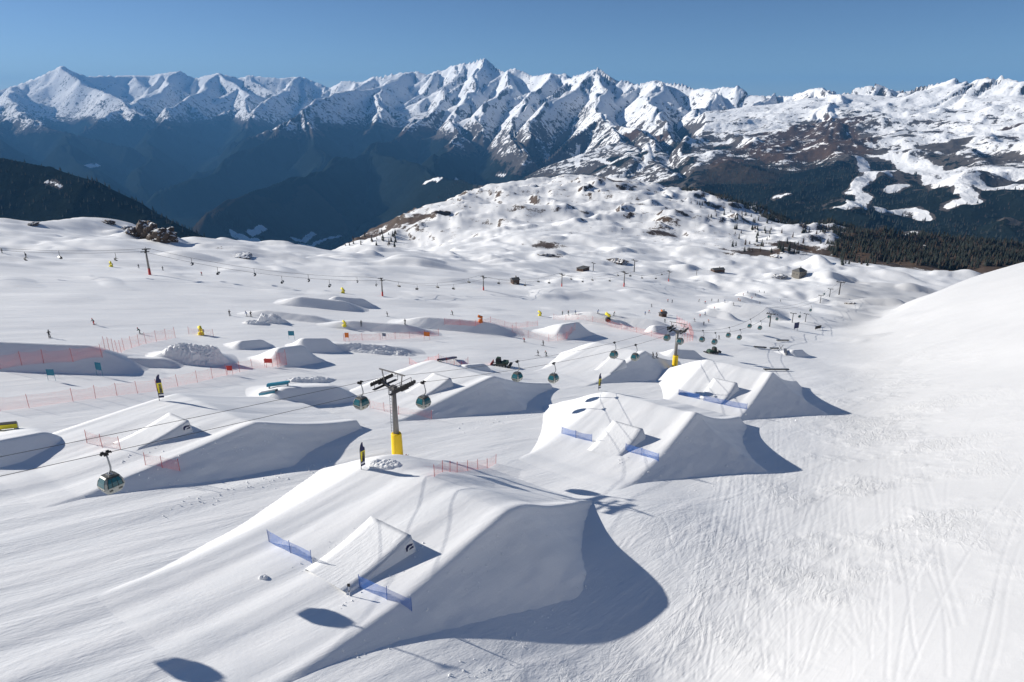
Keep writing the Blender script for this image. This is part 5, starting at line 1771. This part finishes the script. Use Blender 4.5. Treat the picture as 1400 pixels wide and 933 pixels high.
for (x0, x1, y0, y1, n, lab) in [(1150, 1398, 343, 364, 150, 'dark tree at the near edge of the wood beyond the right snow slope'),
                                 (466, 545, 318, 346, 50, 'small dark tree on the rocky left foot of the middle hill'),
                                 (1000, 1100, 290, 345, 70, 'small dark tree on the shaded right flank of the middle hill'),
                                 (940, 1000, 268, 300, 16, 'small dark tree near the top right of the middle hill')]:
    for i in range(n):
        q = at(rng.uniform(x0, x1), rng.uniform(y0, y1))
        if q.to_2d().length < 650: continue
        tree(q.x, q.y, q.z, rng.uniform(0.35, 0.8), rng.random() < 0.4, lab, lab.replace('dark tree', 'trees').replace('small trees', 'small trees')); cnt += 1

def forest(name, mesh_list, pts, scl, lab):
    """a far wood that reads as one mass"""
    me = bpy.data.meshes.new(name); me.vertices.add(len(pts)); me.vertices.foreach_set('co', np.asarray(pts, np.float32).ravel()); me.update()
    a = me.attributes.new('s', 'FLOAT', 'POINT'); a.data.foreach_set('value', np.asarray(scl, np.float32))
    o = bpy.data.objects.new(name, me); COL.objects.link(o)
    src = bpy.data.objects.new('tree_source', mesh_list[0])
    ng = bpy.data.node_groups.new(name, 'GeometryNodeTree')
    ng.interface.new_socket('Geometry', in_out='INPUT', socket_type='NodeSocketGeometry')
    ng.interface.new_socket('Geometry', in_out='OUTPUT', socket_type='NodeSocketGeometry')
    gi, go = ng.nodes.new('NodeGroupInput'), ng.nodes.new('NodeGroupOutput')
    ip = ng.nodes.new('GeometryNodeInstanceOnPoints'); ob = ng.nodes.new('GeometryNodeObjectInfo'); ob.inputs['Object'].default_value = src
    at_ = ng.nodes.new('GeometryNodeInputNamedAttribute'); at_.data_type = 'FLOAT'; at_.inputs['Name'].default_value = 's'
    rv = ng.nodes.new('FunctionNodeRandomValue'); rv.data_type = 'FLOAT'; rv.inputs[3].default_value = 6.28
    cx = ng.nodes.new('ShaderNodeCombineXYZ')
    ng.links.new(rv.outputs[1], cx.inputs['Z'])
    ng.links.new(gi.outputs[0], ip.inputs['Points']); ng.links.new(ob.outputs['Geometry'], ip.inputs['Instance'])
    ng.links.new(at_.outputs[0], ip.inputs['Scale']); ng.links.new(cx.outputs[0], ip.inputs['Rotation'])
    ng.links.new(ip.outputs[0], go.inputs[0])
    md = o.modifiers.new('trees', 'NODES'); md.node_group = ng
    tag(o, kind='stuff')
    return o
nr = np.random.RandomState(4)
def scatter(dens, rmax, key, thr, extra=None):
    """points over the mountain sheet where the wood grows, even per area"""
    Rm, X, Y, Z = MT['R'], MT['X'], MT['Y'], MT['Z']
    cell = np.gradient(Rm, axis=1) * np.gradient(MT['TH'], axis=0) * Rm
    m = (Rm < rmax) & (MT[key] > thr) & (np.abs(MT['TH']) < 0.72)
    if extra is not None: m &= extra
    w = np.clip(cell[m] * dens, 0, 4)
    rep = np.floor(w + nr.rand(len(w))).astype(int)
    idx = np.nonzero(m.ravel())[0]
    sel = np.repeat(idx, rep)
    jr = (nr.rand(len(sel)) - 0.5); jt = (nr.rand(len(sel)) - 0.5)
    n_r = MT['R'].shape[1]
    i, j = sel // n_r, np.minimum(sel % n_r, n_r - 2)
    i2 = np.minimum(i + 1, MT['R'].shape[0] - 1)
    fj, fi = jr + 0.5, jt + 0.5
    def bl(A): return (A[i, j] * (1 - fj) + A[i, j + 1] * fj) * (1 - fi) + (A[i2, j] * (1 - fj) + A[i2, j + 1] * fj) * fi
    return np.stack([bl(X), bl(Y), bl(Z)], -1)
# woods on the edge of the snow slope: right of the piste, and on the shaded flank of the middle hill
cx_, cy_ = nr.uniform(350, 1150, 60000), nr.uniform(780, 1650, 60000)
zz_ = base_height(cx_, cy_)
px_, py_, _d = project(cx_, cy_, zz_)
dist_, _q, sd_ = seg_dist(cx_, cy_, EDGE)
out_ = np.where(sd_ > 0, dist_, -dist_)
patchy = fbm(cx_ / 60, cy_ / 60, 3, 301)
right_wood = (np.arctan2(cx_, cy_) > 0.44 + 0.06 * patchy) & (np.hypot(cx_, cy_) > 900 + 120 * patchy) & (nr.rand(60000) < 0.55)
flank = (out_ > -45 + 60 * patchy) & (np.arctan2(cx_, cy_) > 0.24) & (out_ < 260) & (nr.rand(60000) < 0.5)
near_wood = right_wood | flank
npts = np.stack([cx_, cy_, zz_ - 0.3], -1)[near_wood]
nl = nr.rand(len(npts)) < 0.4
zone = (MT['X'] > -2600)
pts = scatter(0.0011, 5600, 'wood', 0.6, zone)
lar = nr.rand(len(pts)) < 0.22
A_, B_ = np.concatenate([pts[~lar], npts[~nl]]), np.concatenate([pts[lar], npts[nl]])
forest('spruce_forest', CM, A_, np.concatenate([nr.uniform(0.8, 1.5, (~lar).sum()), nr.uniform(0.4, 0.85, (~nl).sum())]), '')
forest('larch_forest', LM, B_, np.concatenate([nr.uniform(0.8, 1.4, lar.sum()), nr.uniform(0.4, 0.8, nl.sum())]), '')
print('trees', len(pts), cnt, round(time.time() - T0, 1))
# ------------------------------------------------------------------ haze in the valleys
k = NT('haze_air')
k.t.nodes.remove(k.b)
vol = k.n('ShaderNodeVolumePrincipled')
vol.inputs['Color'].default_value = (0.17, 0.48, 0.96, 1)
vol.inputs['Density'].default_value = 0.000036
vol.inputs['Anisotropy'].default_value = 0.0
k.l(vol.outputs[0], k.out.inputs['Volume'])
bm = bmesh.new()
bmesh.ops.create_cube(bm, size=1.0)
me = bpy.data.meshes.new('haze'); bm.to_mesh(me); bm.free()
hz = bpy.data.objects.new('haze', me); COL.objects.link(hz)
ztop = float(MT['Z'].max()) + 40.0
zbot = -1500.0
hz.scale = (54000, 36000, ztop - zbot); hz.location = (0, 9000, (ztop + zbot) / 2)
me.materials.append(k.m)
tag(hz, kind='stuff')
print('script', round(time.time() - T0, 1))
